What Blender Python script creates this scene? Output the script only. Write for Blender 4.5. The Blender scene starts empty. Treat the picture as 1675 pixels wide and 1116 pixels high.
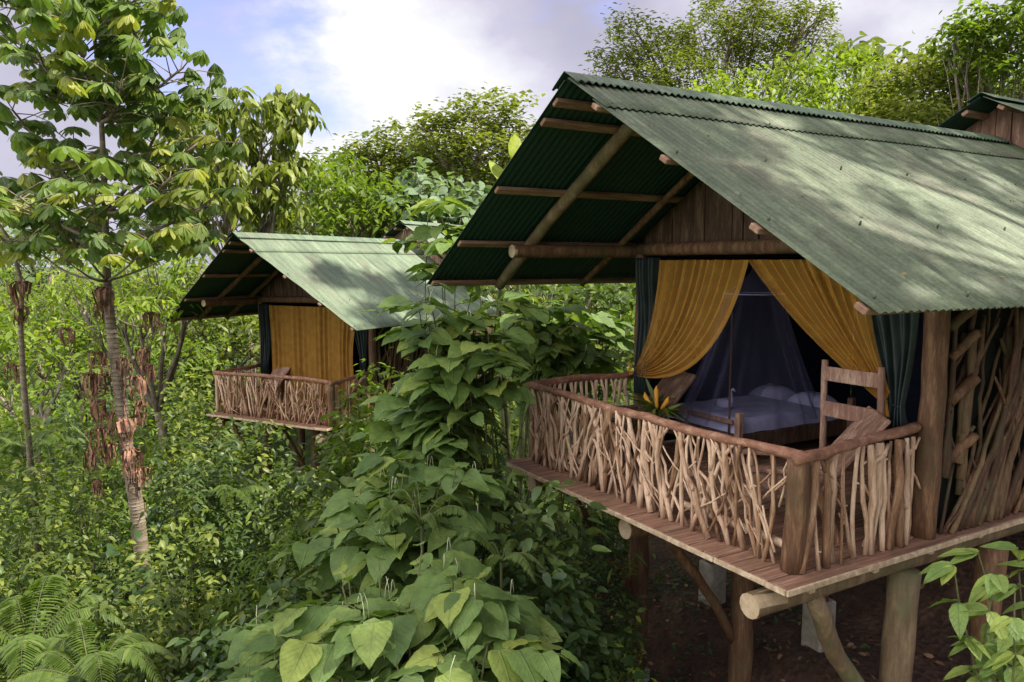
import bpy, math, random
import numpy as np
from mathutils import Vector, Matrix
PI = math.pi
rng = np.random.default_rng(7)
random.seed(7)

# ------------------------------------------------------------------ camera
FPX, CX, CY, HOR = 1242.0, 837.5, 558.0, 430.0     # solved from the vanishing points of the cabin
PITCH = math.atan2(CY - HOR, FPX)
YAW = math.radians(60.19)
EYE = np.array([0.0, 0.0, 2.3])
scene = bpy.context.scene
cam_data = bpy.data.cameras.new('camera')
cam = bpy.data.objects.new('camera', cam_data)
scene.collection.objects.link(cam)
cam_data.sensor_width = 36.0
cam_data.lens = FPX / 1675.0 * 36.0
cam_data.clip_start = 0.05
cam_data.clip_end = 4000
cam.location = EYE
cam.rotation_euler = (PI / 2 - PITCH, 0, YAW)
scene.camera = cam
CA, SA = math.cos(YAW), math.sin(YAW)

def lvl(px, py):
    r = (px - CX) / FPX; u = -(py - CY) / FPX
    return r, math.cos(PITCH) + u * math.sin(PITCH), -math.sin(PITCH) + u * math.cos(PITCH)

def W(px, py, F):
    """a world point at level distance F ahead, in the direction of a photo pixel"""
    r, f, z = lvl(px, py); t = F / f
    R = r * t
    return np.array([R * CA - F * SA, R * SA + F * CA, 2.3 + z * t])

# ------------------------------------------------------------------ light
SUN_AZ = math.radians(97)      # clockwise from the view direction
SUN_EL = math.radians(56)
sR, sF = math.sin(SUN_AZ), math.cos(SUN_AZ)
SUN = Vector((sR * CA - sF * SA, sR * SA + sF * CA, 0)) * math.cos(SUN_EL) + Vector((0, 0, math.sin(SUN_EL)))
sun_data = bpy.data.lights.new('sun', 'SUN')
sun_data.energy = 4.2
sun_data.angle = math.radians(1.0)
sun_data.color = (1.0, 0.93, 0.80)
sun = bpy.data.objects.new('sun', sun_data)
scene.collection.objects.link(sun)
sun.rotation_euler = SUN.to_track_quat('Z', 'Y').to_euler()
sun.location = (0, 0, 40)

world = bpy.data.worlds.new('World')
scene.world = world
world.use_nodes = True
wt = world.node_tree
wt.nodes.clear()
def N(tree, kind, **kw):
    n = tree.nodes.new(kind)
    for k, v in kw.items():
        if k == 'ins':
            for i, val in v.items():
                n.inputs[i].default_value = val
        else:
            setattr(n, k, v)
    return n
def ramp(tree, stops, interp='LINEAR'):
    n = tree.nodes.new('ShaderNodeValToRGB')
    cr = n.color_ramp; cr.interpolation = interp
    while len(cr.elements) < len(stops): cr.elements.new(0.5)
    for e, (p, c) in zip(cr.elements, stops):
        e.position = p; e.color = (c[0], c[1], c[2], 1) if not isinstance(c, (int, float)) else (c, c, c, 1)
    return n
def setup_sky():
    t = wt; L = t.links.new
    out = N(t, 'ShaderNodeOutputWorld')
    bg = N(t, 'ShaderNodeBackground'); bg.inputs[1].default_value = 1.0
    sky = N(t, 'ShaderNodeTexSky'); sky.sky_type = 'NISHITA'; sky.sun_disc = False
    sky.sun_elevation = SUN_EL; sky.sun_rotation = math.atan2(SUN.x, SUN.y)
    sky.air_density = 1.0; sky.dust_density = 1.5; sky.altitude = 400
    sc = N(t, 'ShaderNodeMixRGB', blend_type='MULTIPLY'); sc.inputs[0].default_value = 1
    sc.inputs[2].default_value = (0.085, 0.08, 0.09, 1)
    L(sky.outputs[0], sc.inputs[1])
    tc = N(t, 'ShaderNodeTexCoord')
    mp = N(t, 'ShaderNodeMapping'); mp.inputs['Scale'].default_value = (1, 1, 1.9)
    mp.inputs['Location'].default_value = (3.3, 0.4, 1.2)
    L(tc.outputs['Generated'], mp.inputs[0])
    n1 = N(t, 'ShaderNodeTexNoise', ins={'Scale': 4.2, 'Detail': 9, 'Roughness': 0.56}); L(mp.outputs[0], n1.inputs['Vector'])
    n2 = N(t, 'ShaderNodeTexNoise', ins={'Scale': 1.9, 'Detail': 7, 'Roughness': 0.5, 'Distortion': 0.4}); L(mp.outputs[0], n2.inputs['Vector'])
    def lobe(px, py, lo, hi):
        r, f, z = lvl(px, py); v = Vector((r * CA - f * SA, r * SA + f * CA, z)).normalized()
        d = N(t, 'ShaderNodeVectorMath', operation='DOT_PRODUCT'); nm = N(t, 'ShaderNodeVectorMath', operation='NORMALIZE')
        L(tc.outputs['Generated'], nm.inputs[0]); L(nm.outputs[0], d.inputs[0]); d.inputs[1].default_value = v
        m = N(t, 'ShaderNodeMapRange', interpolation_type='SMOOTHSTEP')
        m.inputs[1].default_value = math.cos(math.radians(hi)); m.inputs[2].default_value = math.cos(math.radians(lo))
        L(d.outputs['Value'], m.inputs[0]); return m.outputs[0]
    def mth(op, a, b):
        m = N(t, 'ShaderNodeMath', operation=op)
        for i, x in enumerate((a, b)):
            if isinstance(x, (int, float)): m.inputs[i].default_value = x
            else: L(x, m.inputs[i])
        return m.outputs[0]
    # cover: cloud everywhere but for an open patch of blue low in the north-west
    gap = lobe(400, 60, 1, 15)
    low = lobe(620, 200, 1, 10)
    cov = mth('SUBTRACT', mth('ADD', mth('ADD', n1.outputs[0], mth('MULTIPLY', low, 0.11)), 0.20), mth('MULTIPLY', gap, 0.26))
    covm = N(t, 'ShaderNodeMapRange', interpolation_type='SMOOTHSTEP'); covm.inputs[1].default_value = 0.38; covm.inputs[2].default_value = 0.60
    L(cov, covm.inputs[0])
    sunny = lobe(660, 165, 1, 14)
    br = mth('ADD', mth('MULTIPLY', sunny, 0.25), mth('ADD', mth('MULTIPLY', n2.outputs[0], 0.5), mth('MULTIPLY', n1.outputs[0], 0.5)))
    cl = ramp(t, [(0.40, (0.22, 0.215, 0.27)), (0.56, (0.29, 0.28, 0.345)), (0.68, (0.42, 0.42, 0.45)), (0.82, (0.58, 0.57, 0.56))])
    L(br, cl.inputs[0])
    blue = N(t, 'ShaderNodeMixRGB', blend_type='ADD'); blue.inputs[0].default_value = 1
    blue.inputs[2].default_value = (0.07, 0.05, 0.13, 1)
    L(sc.outputs[0], blue.inputs[1])
    mix = N(t, 'ShaderNodeMixRGB'); L(covm.outputs[0], mix.inputs[0]); L(blue.outputs[0], mix.inputs[1]); L(cl.outputs[0], mix.inputs[2])
    # unseen bright glow added to the sky behind the viewpoint, soft fill for the fronts
    d_ = Vector((-.70 * CA + .45 * SA, -.70 * SA - .45 * CA, 0)).normalized() * math.cos(math.radians(38)) + Vector((0, 0, math.sin(math.radians(38))))
    nm = N(t, 'ShaderNodeVectorMath', operation='NORMALIZE'); dt = N(t, 'ShaderNodeVectorMath', operation='DOT_PRODUCT'); L(tc.outputs['Generated'], nm.inputs[0]); L(nm.outputs[0], dt.inputs[0]); dt.inputs[1].default_value = d_
    bm = N(t, 'ShaderNodeMapRange', interpolation_type='SMOOTHSTEP'); bm.inputs[1].default_value = math.cos(math.radians(62)); bm.inputs[2].default_value = math.cos(math.radians(20)); L(dt.outputs['Value'], bm.inputs[0])
    bmn = mth('MULTIPLY', bm.outputs[0], mth('ADD', n1.outputs[0], 0.4))
    bank = N(t, 'ShaderNodeMixRGB', blend_type='ADD'); L(bmn, bank.inputs[0]); L(mix.outputs[0], bank.inputs[1]); bank.inputs[2].default_value = (1.05, 1.0, 0.92, 1); mix = bank  # sums the added fill glow into the sky
    L(mix.outputs[0], bg.inputs[0]); L(bg.outputs[0], out.inputs[0])
setup_sky()
scene.view_settings.view_transform = 'Standard'
scene.view_settings.look = 'None'
scene.view_settings.exposure = 1.2
scene.view_settings.gamma = 1.0
scene.render.engine = 'CYCLES'
scene.cycles.transparent_max_bounces = 12
scene.cycles.max_bounces = 6

COL = scene.collection
# ------------------------------------------------------------------ helpers
def tag(o, label=None, cat=None, group=None, kind=None):
    if label: o['label'] = label
    if cat: o['category'] = cat
    if group: o['group'] = group
    if kind: o['kind'] = kind
    return o
def empty(name, loc=(0, 0, 0), rz=0.0, parent=None):
    o = bpy.data.objects.new(name, None); COL.objects.link(o)
    o.location = loc; o.rotation_euler = (0, 0, rz); o.empty_display_size = 0.2
    if parent: o.parent = parent
    return o
def copy_tree(o, parent=None):
    c = o.copy(); COL.objects.link(c); c.parent = parent
    for ch in list(o.children): copy_tree(ch, c)
    return c

class MB:
    def __init__(s): s.v = []; s.f = []; s.n = 0
    def add(s, vs, fs):
        b = s.n
        s.v.extend([tuple(map(float, p)) for p in vs]); s.n += len(vs)
        s.f.extend([tuple(i + b for i in f) for f in fs]); return s
    def box(s, c, d, M=None, bev=0.0):
        x, y, z = d[0] / 2, d[1] / 2, d[2] / 2
        if bev <= 0:
            P = [Vector((i * x, j * y, k * z)) for k in (-1, 1) for j in (-1, 1) for i in (-1, 1)]
            F = [(0, 2, 3, 1), (4, 5, 7, 6), (0, 1, 5, 4), (2, 6, 7, 3), (0, 4, 6, 2), (1, 3, 7, 5)]
        else:
            b = bev; P = []; ring = []
            for k, inset in ((-z, b), (-z + b, 0), (z - b, 0), (z, b)):
                xx, yy = x - inset, y - inset
                r = [(-xx + b * (inset == 0), -yy), (xx - b * (inset == 0), -yy), (xx, -yy + b * (inset == 0)), (xx, yy - b * (inset == 0)),
                     (xx - b * (inset == 0), yy), (-xx + b * (inset == 0), yy), (-xx, yy - b * (inset == 0)), (-xx, -yy + b * (inset == 0))]
                if inset:
                    r = [(-xx + b * .5, -yy), (xx - b * .5, -yy), (xx, -yy + b * .5), (xx, yy - b * .5), (xx - b * .5, yy), (-xx + b * .5, yy), (-xx, yy - b * .5), (-xx, -yy + b * .5)]
                P += [Vector((p[0], p[1], k)) for p in r]
            F = []
            for q in range(3):
                for i in range(8):
                    j = (i + 1) % 8
                    F.append((q * 8 + i, q * 8 + j, q * 8 + 8 + j, q * 8 + 8 + i))
            F.append(tuple(range(7, -1, -1))); F.append(tuple(range(24, 32)))
        if M is not None: P = [M @ p for p in P]
        c = Vector(c); return s.add([p + c for p in P], F)
    def beam(s, a, b, w, h, up=(0, 0, 1), bev=0.006):
        a, b = Vector(a), Vector(b); d = (b - a); L = d.length; d.normalize()
        u = Vector(up); x = d.cross(u).normalized(); u = x.cross(d).normalized()
        M = Matrix((x, d, u)).transposed()
        return s.box((a + b) / 2, (w, L, h), M, bev)
    def tube(s, pts, rad, n=8, jit=0.0, cap=True):
        pts = [Vector(p) for p in pts]; m = len(pts)
        if isinstance(rad, (int, float)): rad = [rad] * m
        ref = Vector((0.31, 0.17, 0.93)); vs = []
        for i, p in enumerate(pts):
            d = (pts[min(i + 1, m - 1)] - pts[max(i - 1, 0)])
            if d.length < 1e-9: d = Vector((0, 0, 1))
            d.normalize()
            a = d.cross(ref)
            if a.length < .05: a = d.cross(Vector((1, 0, 0)))
            a.normalize(); b = d.cross(a).normalized(); ref = -a.cross(d) if False else ref
            for k in range(n):
                t = 2 * PI * k / n; r = rad[i] * (1 + (random.uniform(-jit, jit) if jit else 0))
                vs.append(p + a * (math.cos(t) * r) + b * (math.sin(t) * r))
        fs = [(i * n + k, i * n + (k + 1) % n, (i + 1) * n + (k + 1) % n, (i + 1) * n + k) for i in range(m - 1) for k in range(n)]
        if cap: fs += [tuple(range(n - 1, -1, -1)), tuple(range((m - 1) * n, m * n))]
        return s.add(vs, fs)
    def lathe(s, prof, c=(0, 0, 0), n=20):
        c = Vector(c); vs = []
        for r, z in prof:
            for k in range(n): t = 2 * PI * k / n; vs.append(c + Vector((r * math.cos(t), r * math.sin(t), z)))
        m = len(prof)
        fs = [(i * n + k, i * n + (k + 1) % n, (i + 1) * n + (k + 1) % n, (i + 1) * n + k) for i in range(m - 1) for k in range(n)]
        fs += [tuple(range(n - 1, -1, -1)), tuple(range((m - 1) * n, m * n))]
        return s.add(vs, fs)
    def grid(s, fn, nu, nv, two=False):
        vs = [fn(i / nu, j / nv) for j in range(nv + 1) for i in range(nu + 1)]
        w = nu + 1
        fs = [(j * w + i, j * w + i + 1, (j + 1) * w + i + 1, (j + 1) * w + i) for j in range(nv) for i in range(nu)]
        return s.add(vs, fs)
    def build(s, name, mat, parent=None, smooth=False, solid=0.0):
        me = bpy.data.meshes.new(name); me.from_pydata(s.v, [], s.f); me.update()
        me.materials.append(mat)
        if smooth: me.polygons.foreach_set('use_smooth', [True] * len(me.polygons))
        o = bpy.data.objects.new(name, me); COL.objects.link(o)
        if parent is not None: o.parent = parent
        if solid:
            m = o.modifiers.new('thickness', 'SOLIDIFY'); m.thickness = solid; m.offset = 0
        return o

def wobble(a, b, n, amp, bow=0.0):
    """points along a crooked natural stick from a to b"""
    a, b = Vector(a), Vector(b); d = b - a; L = d.length; dn = d.normalized()
    x = dn.cross(Vector((0.2, 0.9, 0.3))).normalized(); y = dn.cross(x)
    bd = random.uniform(0, 2 * PI); out = []; wx = wy = 0.0
    for i in range(n + 1):
        t = i / n
        if 0 < i: wx += random.gauss(0, amp); wy += random.gauss(0, amp)
        e = math.sin(PI * t)
        out.append(a + d * t + x * (wx * e + bow * e * math.cos(bd)) + y * (wy * e + bow * e * math.sin(bd)))
    return out

# ------------------------------------------------------------------ materials
def mat(name):
    m = bpy.data.materials.new(name); m.use_nodes = True; m.node_tree.nodes.clear()
    t = m.node_tree; out = N(t, 'ShaderNodeOutputMaterial'); b = N(t, 'ShaderNodeBsdfPrincipled')
    t.links.new(b.outputs[0], out.inputs[0]); return m, t, b, out
def wood(name, dark, mid, light, scale=(1, 1, 1), rough=0.75, bump=0.35, per_obj=0.35, nscale=5, moss=None):
    m, t, b, out = mat(name); L = t.links.new
    tc = N(t, 'ShaderNodeTexCoord'); mp = N(t, 'ShaderNodeMapping'); mp.inputs['Scale'].default_value = scale
    L(tc.outputs['Object'], mp.inputs[0])
    oi = N(t, 'ShaderNodeObjectInfo')
    n1 = N(t, 'ShaderNodeTexNoise', ins={'Scale': nscale, 'Detail': 8, 'Roughness': 0.65}); L(mp.outputs[0], n1.inputs['Vector'])
    n2 = N(t, 'ShaderNodeTexNoise', ins={'Scale': nscale * 6, 'Detail': 5, 'Roughness': 0.7}); L(mp.outputs[0], n2.inputs['Vector'])
    a = N(t, 'ShaderNodeMath', operation='MULTIPLY_ADD'); L(n2.outputs[0], a.inputs[0]); a.inputs[1].default_value = 0.45; L(n1.outputs[0], a.inputs[2])
    c = N(t, 'ShaderNodeMath', operation='MULTIPLY_ADD'); L(oi.outputs['Random'], c.inputs[0]); c.inputs[1].default_value = per_obj; L(a.outputs[0], c.inputs[2])
    r = ramp(t, [(0.42 + per_obj * .3, dark), (0.72 + per_obj * .5, mid), (1.0, light)])
    if per_obj > .3:
        c3 = N(t, 'ShaderNodeMath', operation='MULTIPLY_ADD'); L(c.outputs[0], c3.inputs[0]); c3.inputs[1].default_value = 0.8; c3.inputs[2].default_value = -0.04; c = c3
        for e_, p_ in zip(r.color_ramp.elements, (.40, .68, .98)): e_.position = p_
    L(c.outputs[0], r.inputs[0])
    col = r.outputs[0]
    if moss:
        n3 = N(t, 'ShaderNodeTexNoise', ins={'Scale': 2.2, 'Detail': 6, 'Roughness': 0.7}); L(tc.outputs['Object'], n3.inputs['Vector'])
        mr = ramp(t, [(0.5, 0.0), (0.66, 0.75)]); L(n3.outputs[0], mr.inputs[0])
        mx = N(t, 'ShaderNodeMixRGB'); L(mr.outputs[0], mx.inputs[0]); L(col, mx.inputs[1]); mx.inputs[2].default_value = (*moss, 1); col = mx.outputs[0]
    L(col, b.inputs['Base Color']); b.inputs['Roughness'].default_value = rough
    bp = N(t, 'ShaderNodeBump'); bp.inputs['Strength'].default_value = bump; bp.inputs['Distance'].default_value = 0.02
    L(a.outputs[0], bp.inputs['Height']); L(bp.outputs[0], b.inputs['Normal'])
    return m
M = {}
M['stick'] = wood('branch_wood', (0.045, 0.020, 0.010), (0.29, 0.155, 0.082), (0.72, 0.52, 0.37), (1, 1, .12), per_obj=0.5, nscale=22, bump=.5)
M['branch'] = wood('wall_branch_wood', (0.035, 0.016, 0.008), (0.08, 0.04, 0.020), (0.20, 0.125, 0.06), (1, 1, .15), per_obj=0.5, nscale=18, moss=(0.07, 0.07, 0.03))
M['rail'] = wood('rail_wood', (0.10, 0.04, 0.025), (0.28, 0.13, 0.08), (0.52, 0.33, 0.22), (.6, .6, 1), per_obj=0.1, nscale=14)
M['log'] = wood('log_wood', (0.028, 0.012, 0.006), (0.115, 0.052, 0.025), (0.26, 0.145, 0.075), (1, 1, .14), per_obj=0.15, nscale=14, moss=(0.10, 0.08, 0.035))
M['log_grey'] = wood('weathered_log', (0.06, 0.038, 0.022), (0.16, 0.105, 0.058), (0.30, 0.22, 0.13), (1, 1, .22), per_obj=0.1, nscale=7, moss=(0.10, 0.12, 0.045))
M['plank'] = wood('plank_wood', (0.020, 0.010, 0.006), (0.075, 0.038, 0.023), (0.20, 0.125, 0.08), (3, 3, .5), per_obj=0.1, nscale=4)
M['purlin'] = wood('purlin_wood', (0.10, 0.05, 0.03), (0.25, 0.14, 0.09), (0.42, 0.27, 0.18), (3, .5, 3), per_obj=0.1, nscale=4)
M['deck'] = wood('deck_wood', (0.08, 0.035, 0.025), (0.27, 0.14, 0.09), (0.48, 0.31, 0.21), (9, .5, 9), per_obj=0.05, nscale=3, moss=(0.13, 0.10, 0.05))
M['edge'] = wood('deck_edge_wood', (0.20, 0.13, 0.08), (0.46, 0.34, 0.22), (0.72, 0.60, 0.43), (2, 2, 2), per_obj=0.05, nscale=6)
M['chair'] = wood('chair_wood', (0.09, 0.045, 0.03), (0.26, 0.14, 0.10), (0.48, 0.33, 0.25), (6, 6, 1), per_obj=0.2, nscale=3)
M['bark'] = wood('bark', (0.05, 0.035, 0.025), (0.15, 0.115, 0.085), (0.36, 0.31, 0.25), (1, 1, .5), per_obj=0.2, nscale=6)
M['bark_pale'] = wood('pale_bark', (0.08, 0.06, 0.042), (0.20, 0.155, 0.11), (0.40, 0.34, 0.26), (.5, .5, 3.5), per_obj=0.05, nscale=5)
M['stem'] = wood('green_stem', (0.03, 0.035, 0.012), (0.07, 0.08, 0.025), (0.14, 0.15, 0.05), per_obj=0.2)
M['pitch'] = wood('pith_end', (0.25, 0.17, 0.10), (0.42, 0.31, 0.19), (0.6, 0.48, 0.33), per_obj=0.05)

def roof_mat(name, base, pale):
    m, t, b, out = mat(name); L = t.links.new
    tc = N(t, 'ShaderNodeTexCoord')
    mp = N(t, 'ShaderNodeMapping'); mp.inputs['Scale'].default_value = (0.5, 3.2, 0.5); L(tc.outputs['Object'], mp.inputs[0])
    n1 = N(t, 'ShaderNodeTexNoise', ins={'Scale': 2.2, 'Detail': 9, 'Roughness': 0.68}); L(mp.outputs[0], n1.inputs['Vector'])
    n2 = N(t, 'ShaderNodeTexNoise', ins={'Scale': 38, 'Detail': 5, 'Roughness': 0.8}); L(tc.outputs['Object'], n2.inputs['Vector'])
    n3 = N(t, 'ShaderNodeTexNoise', ins={'Scale': 0.9, 'Detail': 6, 'Roughness': 0.6}); L(tc.outputs['Object'], n3.inputs['Vector'])
    r1 = ramp(t, [(0.30, tuple(c * .55 for c in base)), (0.5, base), (0.72, pale)]); L(n1.outputs[0], r1.inputs[0])
    r2 = ramp(t, [(0.52, 0.0), (0.70, 0.55)]); L(n3.outputs[0], r2.inputs[0])
    mx = N(t, 'ShaderNodeMixRGB'); L(r2.outputs[0], mx.inputs[0]); L(r1.outputs[0], mx.inputs[1]); mx.inputs[2].default_value = (0.17, 0.15, 0.115, 1)
    r3 = ramp(t, [(0.35, 0.62), (0.62, 1.15)]); L(n2.outputs[0], r3.inputs[0])
    ml0 = N(t, 'ShaderNodeMixRGB', blend_type='MULTIPLY'); ml0.inputs[0].default_value = 1; L(mx.outputs[0], ml0.inputs[1]); L(r3.outputs[0], ml0.inputs[2])
    sy = N(t, 'ShaderNodeSeparateXYZ'); L(tc.outputs['Object'], sy.inputs[0])
    q1 = N(t, 'ShaderNodeMath', operation='DIVIDE'); L(sy.outputs[1], q1.inputs[0]); q1.inputs[1].default_value = 0.76
    q2 = N(t, 'ShaderNodeMath', operation='FLOOR'); L(q1.outputs[0], q2.inputs[0])
    wn = N(t, 'ShaderNodeTexWhiteNoise', noise_dimensions='1D'); L(q2.outputs[0], wn.inputs['W'])
    q3 = N(t, 'ShaderNodeMapRange'); q3.inputs[3].default_value = 0.82; q3.inputs[4].default_value = 1.14; L(wn.outputs[0], q3.inputs[0])
    q4 = N(t, 'ShaderNodeMath', operation='PINGPONG'); L(q1.outputs[0], q4.inputs[0]); q4.inputs[1].default_value = 0.5
    n5 = N(t, 'ShaderNodeTexNoise', ins={'Scale': 3.0, 'Detail': 8, 'Roughness': 0.75}); mp5 = N(t, 'ShaderNodeMapping'); mp5.inputs['Scale'].default_value = (0.35, 5, 0.35); L(tc.outputs['Object'], mp5.inputs[0]); L(mp5.outputs[0], n5.inputs['Vector'])
    rs = ramp(t, [(0.60, 0.0), (0.72, 0.55)]); L(n5.outputs[0], rs.inputs[0])
    mr_ = N(t, 'ShaderNodeMixRGB'); L(rs.outputs[0], mr_.inputs[0]); L(ml0.outputs[0], mr_.inputs[1]); mr_.inputs[2].default_value = (0.19, 0.12, 0.09, 1)
    ml = N(t, 'ShaderNodeMixRGB', blend_type='MULTIPLY'); ml.inputs[0].default_value = 1; L(mr_.outputs[0], ml.inputs[1]); L(q3.outputs[0], ml.inputs[2])
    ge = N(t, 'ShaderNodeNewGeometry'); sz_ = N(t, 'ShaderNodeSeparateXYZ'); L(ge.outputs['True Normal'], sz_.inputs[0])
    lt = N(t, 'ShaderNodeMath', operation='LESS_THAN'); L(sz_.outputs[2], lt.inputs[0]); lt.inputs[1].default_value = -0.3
    un = N(t, 'ShaderNodeMixRGB'); L(lt.outputs[0], un.inputs[0]); L(ml.outputs[0], un.inputs[1]); un.inputs[2].default_value = (0.012, 0.045, 0.032, 1)   # shade under the sheets, painted in as dark green
    L(un.outputs[0], b.inputs['Base Color'])
    b.inputs['Roughness'].default_value = 0.62; b.inputs['Specular IOR Level'].default_value = 0.35
    bp = N(t, 'ShaderNodeBump'); bp.inputs['Strength'].default_value = 0.15; bp.inputs['Distance'].default_value = 0.01
    L(n2.outputs[0], bp.inputs['Height']); L(bp.outputs[0], b.inputs['Normal']); return m
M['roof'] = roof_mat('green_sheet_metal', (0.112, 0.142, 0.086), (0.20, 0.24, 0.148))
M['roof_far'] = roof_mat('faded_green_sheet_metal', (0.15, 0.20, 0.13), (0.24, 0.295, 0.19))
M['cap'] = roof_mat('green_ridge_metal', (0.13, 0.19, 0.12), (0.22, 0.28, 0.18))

def cloth(name, col, col2, trans=0.4, clear=0.0, rough=0.9, shine=0.0, weave=900):
    m, t, b, out = mat(name); L = t.links.new
    tc = N(t, 'ShaderNodeTexCoord')
    n = N(t, 'ShaderNodeTexNoise', ins={'Scale': 6, 'Detail': 6}); L(tc.outputs['Object'], n.inputs['Vector'])
    r = ramp(t, [(0.3, col), (0.7, col2)]); L(n.outputs[0], r.inputs[0]); L(r.outputs[0], b.inputs['Base Color'])
    b.inputs['Roughness'].default_value = rough; b.inputs['Specular IOR Level'].default_value = 0.1 + shine
    tr = N(t, 'ShaderNodeBsdfTranslucent'); L(r.outputs[0], tr.inputs[0])
    mx = N(t, 'ShaderNodeMixShader'); mx.inputs[0].default_value = trans; L(b.outputs[0], mx.inputs[1]); L(tr.outputs[0], mx.inputs[2])
    s = mx.outputs[0]
    if clear:
        tp = N(t, 'ShaderNodeBsdfTransparent'); lw = N(t, 'ShaderNodeLayerWeight'); lw.inputs[0].default_value = 0.35
        mr = N(t, 'ShaderNodeMapRange'); mr.inputs[1].default_value = 0; mr.inputs[2].default_value = 1; mr.inputs[3].default_value = clear; mr.inputs[4].default_value = clear * 0.3
        L(lw.outputs['Facing'], mr.inputs[0])
        m2 = N(t, 'ShaderNodeMixShader'); L(mr.outputs[0], m2.inputs[0]); L(s, m2.inputs[1]); L(tp.outputs[0], m2.inputs[2]); s = m2.outputs[0]
    L(s, out.inputs[0]); return m
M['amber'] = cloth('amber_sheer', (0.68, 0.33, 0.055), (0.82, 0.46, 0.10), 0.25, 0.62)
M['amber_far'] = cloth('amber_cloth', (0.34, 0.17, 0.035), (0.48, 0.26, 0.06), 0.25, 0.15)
M['canvas'] = cloth('green_canvas', (0.008, 0.017, 0.017), (0.022, 0.036, 0.036), 0.05, 0, 0.55, 0.35)
M['net'] = cloth('mosquito_net', (0.24, 0.24, 0.42), (0.34, 0.34, 0.54), 0.5, 0.94)
M['sheet'] = cloth('bed_linen', (0.30, 0.30, 0.50), (0.42, 0.42, 0.64), 0.0)
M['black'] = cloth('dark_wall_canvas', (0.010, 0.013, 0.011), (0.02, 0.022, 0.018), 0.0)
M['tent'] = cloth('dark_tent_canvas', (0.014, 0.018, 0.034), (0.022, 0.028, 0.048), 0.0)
def plain(name, c, rough=0.8, c2=None, scale=8, bump=0.3, spec=0.3):
    m, t, b, out = mat(name); L = t.links.new
    tc = N(t, 'ShaderNodeTexCoord'); n = N(t, 'ShaderNodeTexNoise', ins={'Scale': scale, 'Detail': 9, 'Roughness': 0.7}); L(tc.outputs['Object'], n.inputs['Vector'])
    c2 = c2 or tuple(x * .6 for x in c)
    r = ramp(t, [(0.35, c2), (0.65, c)]); L(n.outputs[0], r.inputs[0]); L(r.outputs[0], b.inputs['Base Color'])
    b.inputs['Roughness'].default_value = rough; b.inputs['Specular IOR Level'].default_value = spec
    bp = N(t, 'ShaderNodeBump'); bp.inputs['Strength'].default_value = bump; bp.inputs['Distance'].default_value = 0.03
    L(n.outputs[0], bp.inputs['Height']); L(bp.outputs[0], b.inputs['Normal']); return m
M['concrete'] = plain('concrete', (0.40, 0.37, 0.31), 0.9, (0.20, 0.17, 0.13), 5)
M['dry'] = plain('dried_leaf', (0.36, 0.20, 0.135), 0.85, (0.15, 0.07, 0.045), 14)
M['pot'] = plain('clay_pot', (0.10, 0.05, 0.035), 0.8)
M['flower'] = plain('yellow_bract', (0.75, 0.42, 0.05), 0.5, (0.65, 0.25, 0.03), 12)
M['spike'] = plain('white_flower_spike', (0.62, 0.62, 0.45), 0.7, (0.45, 0.48, 0.30), 12)

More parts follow.
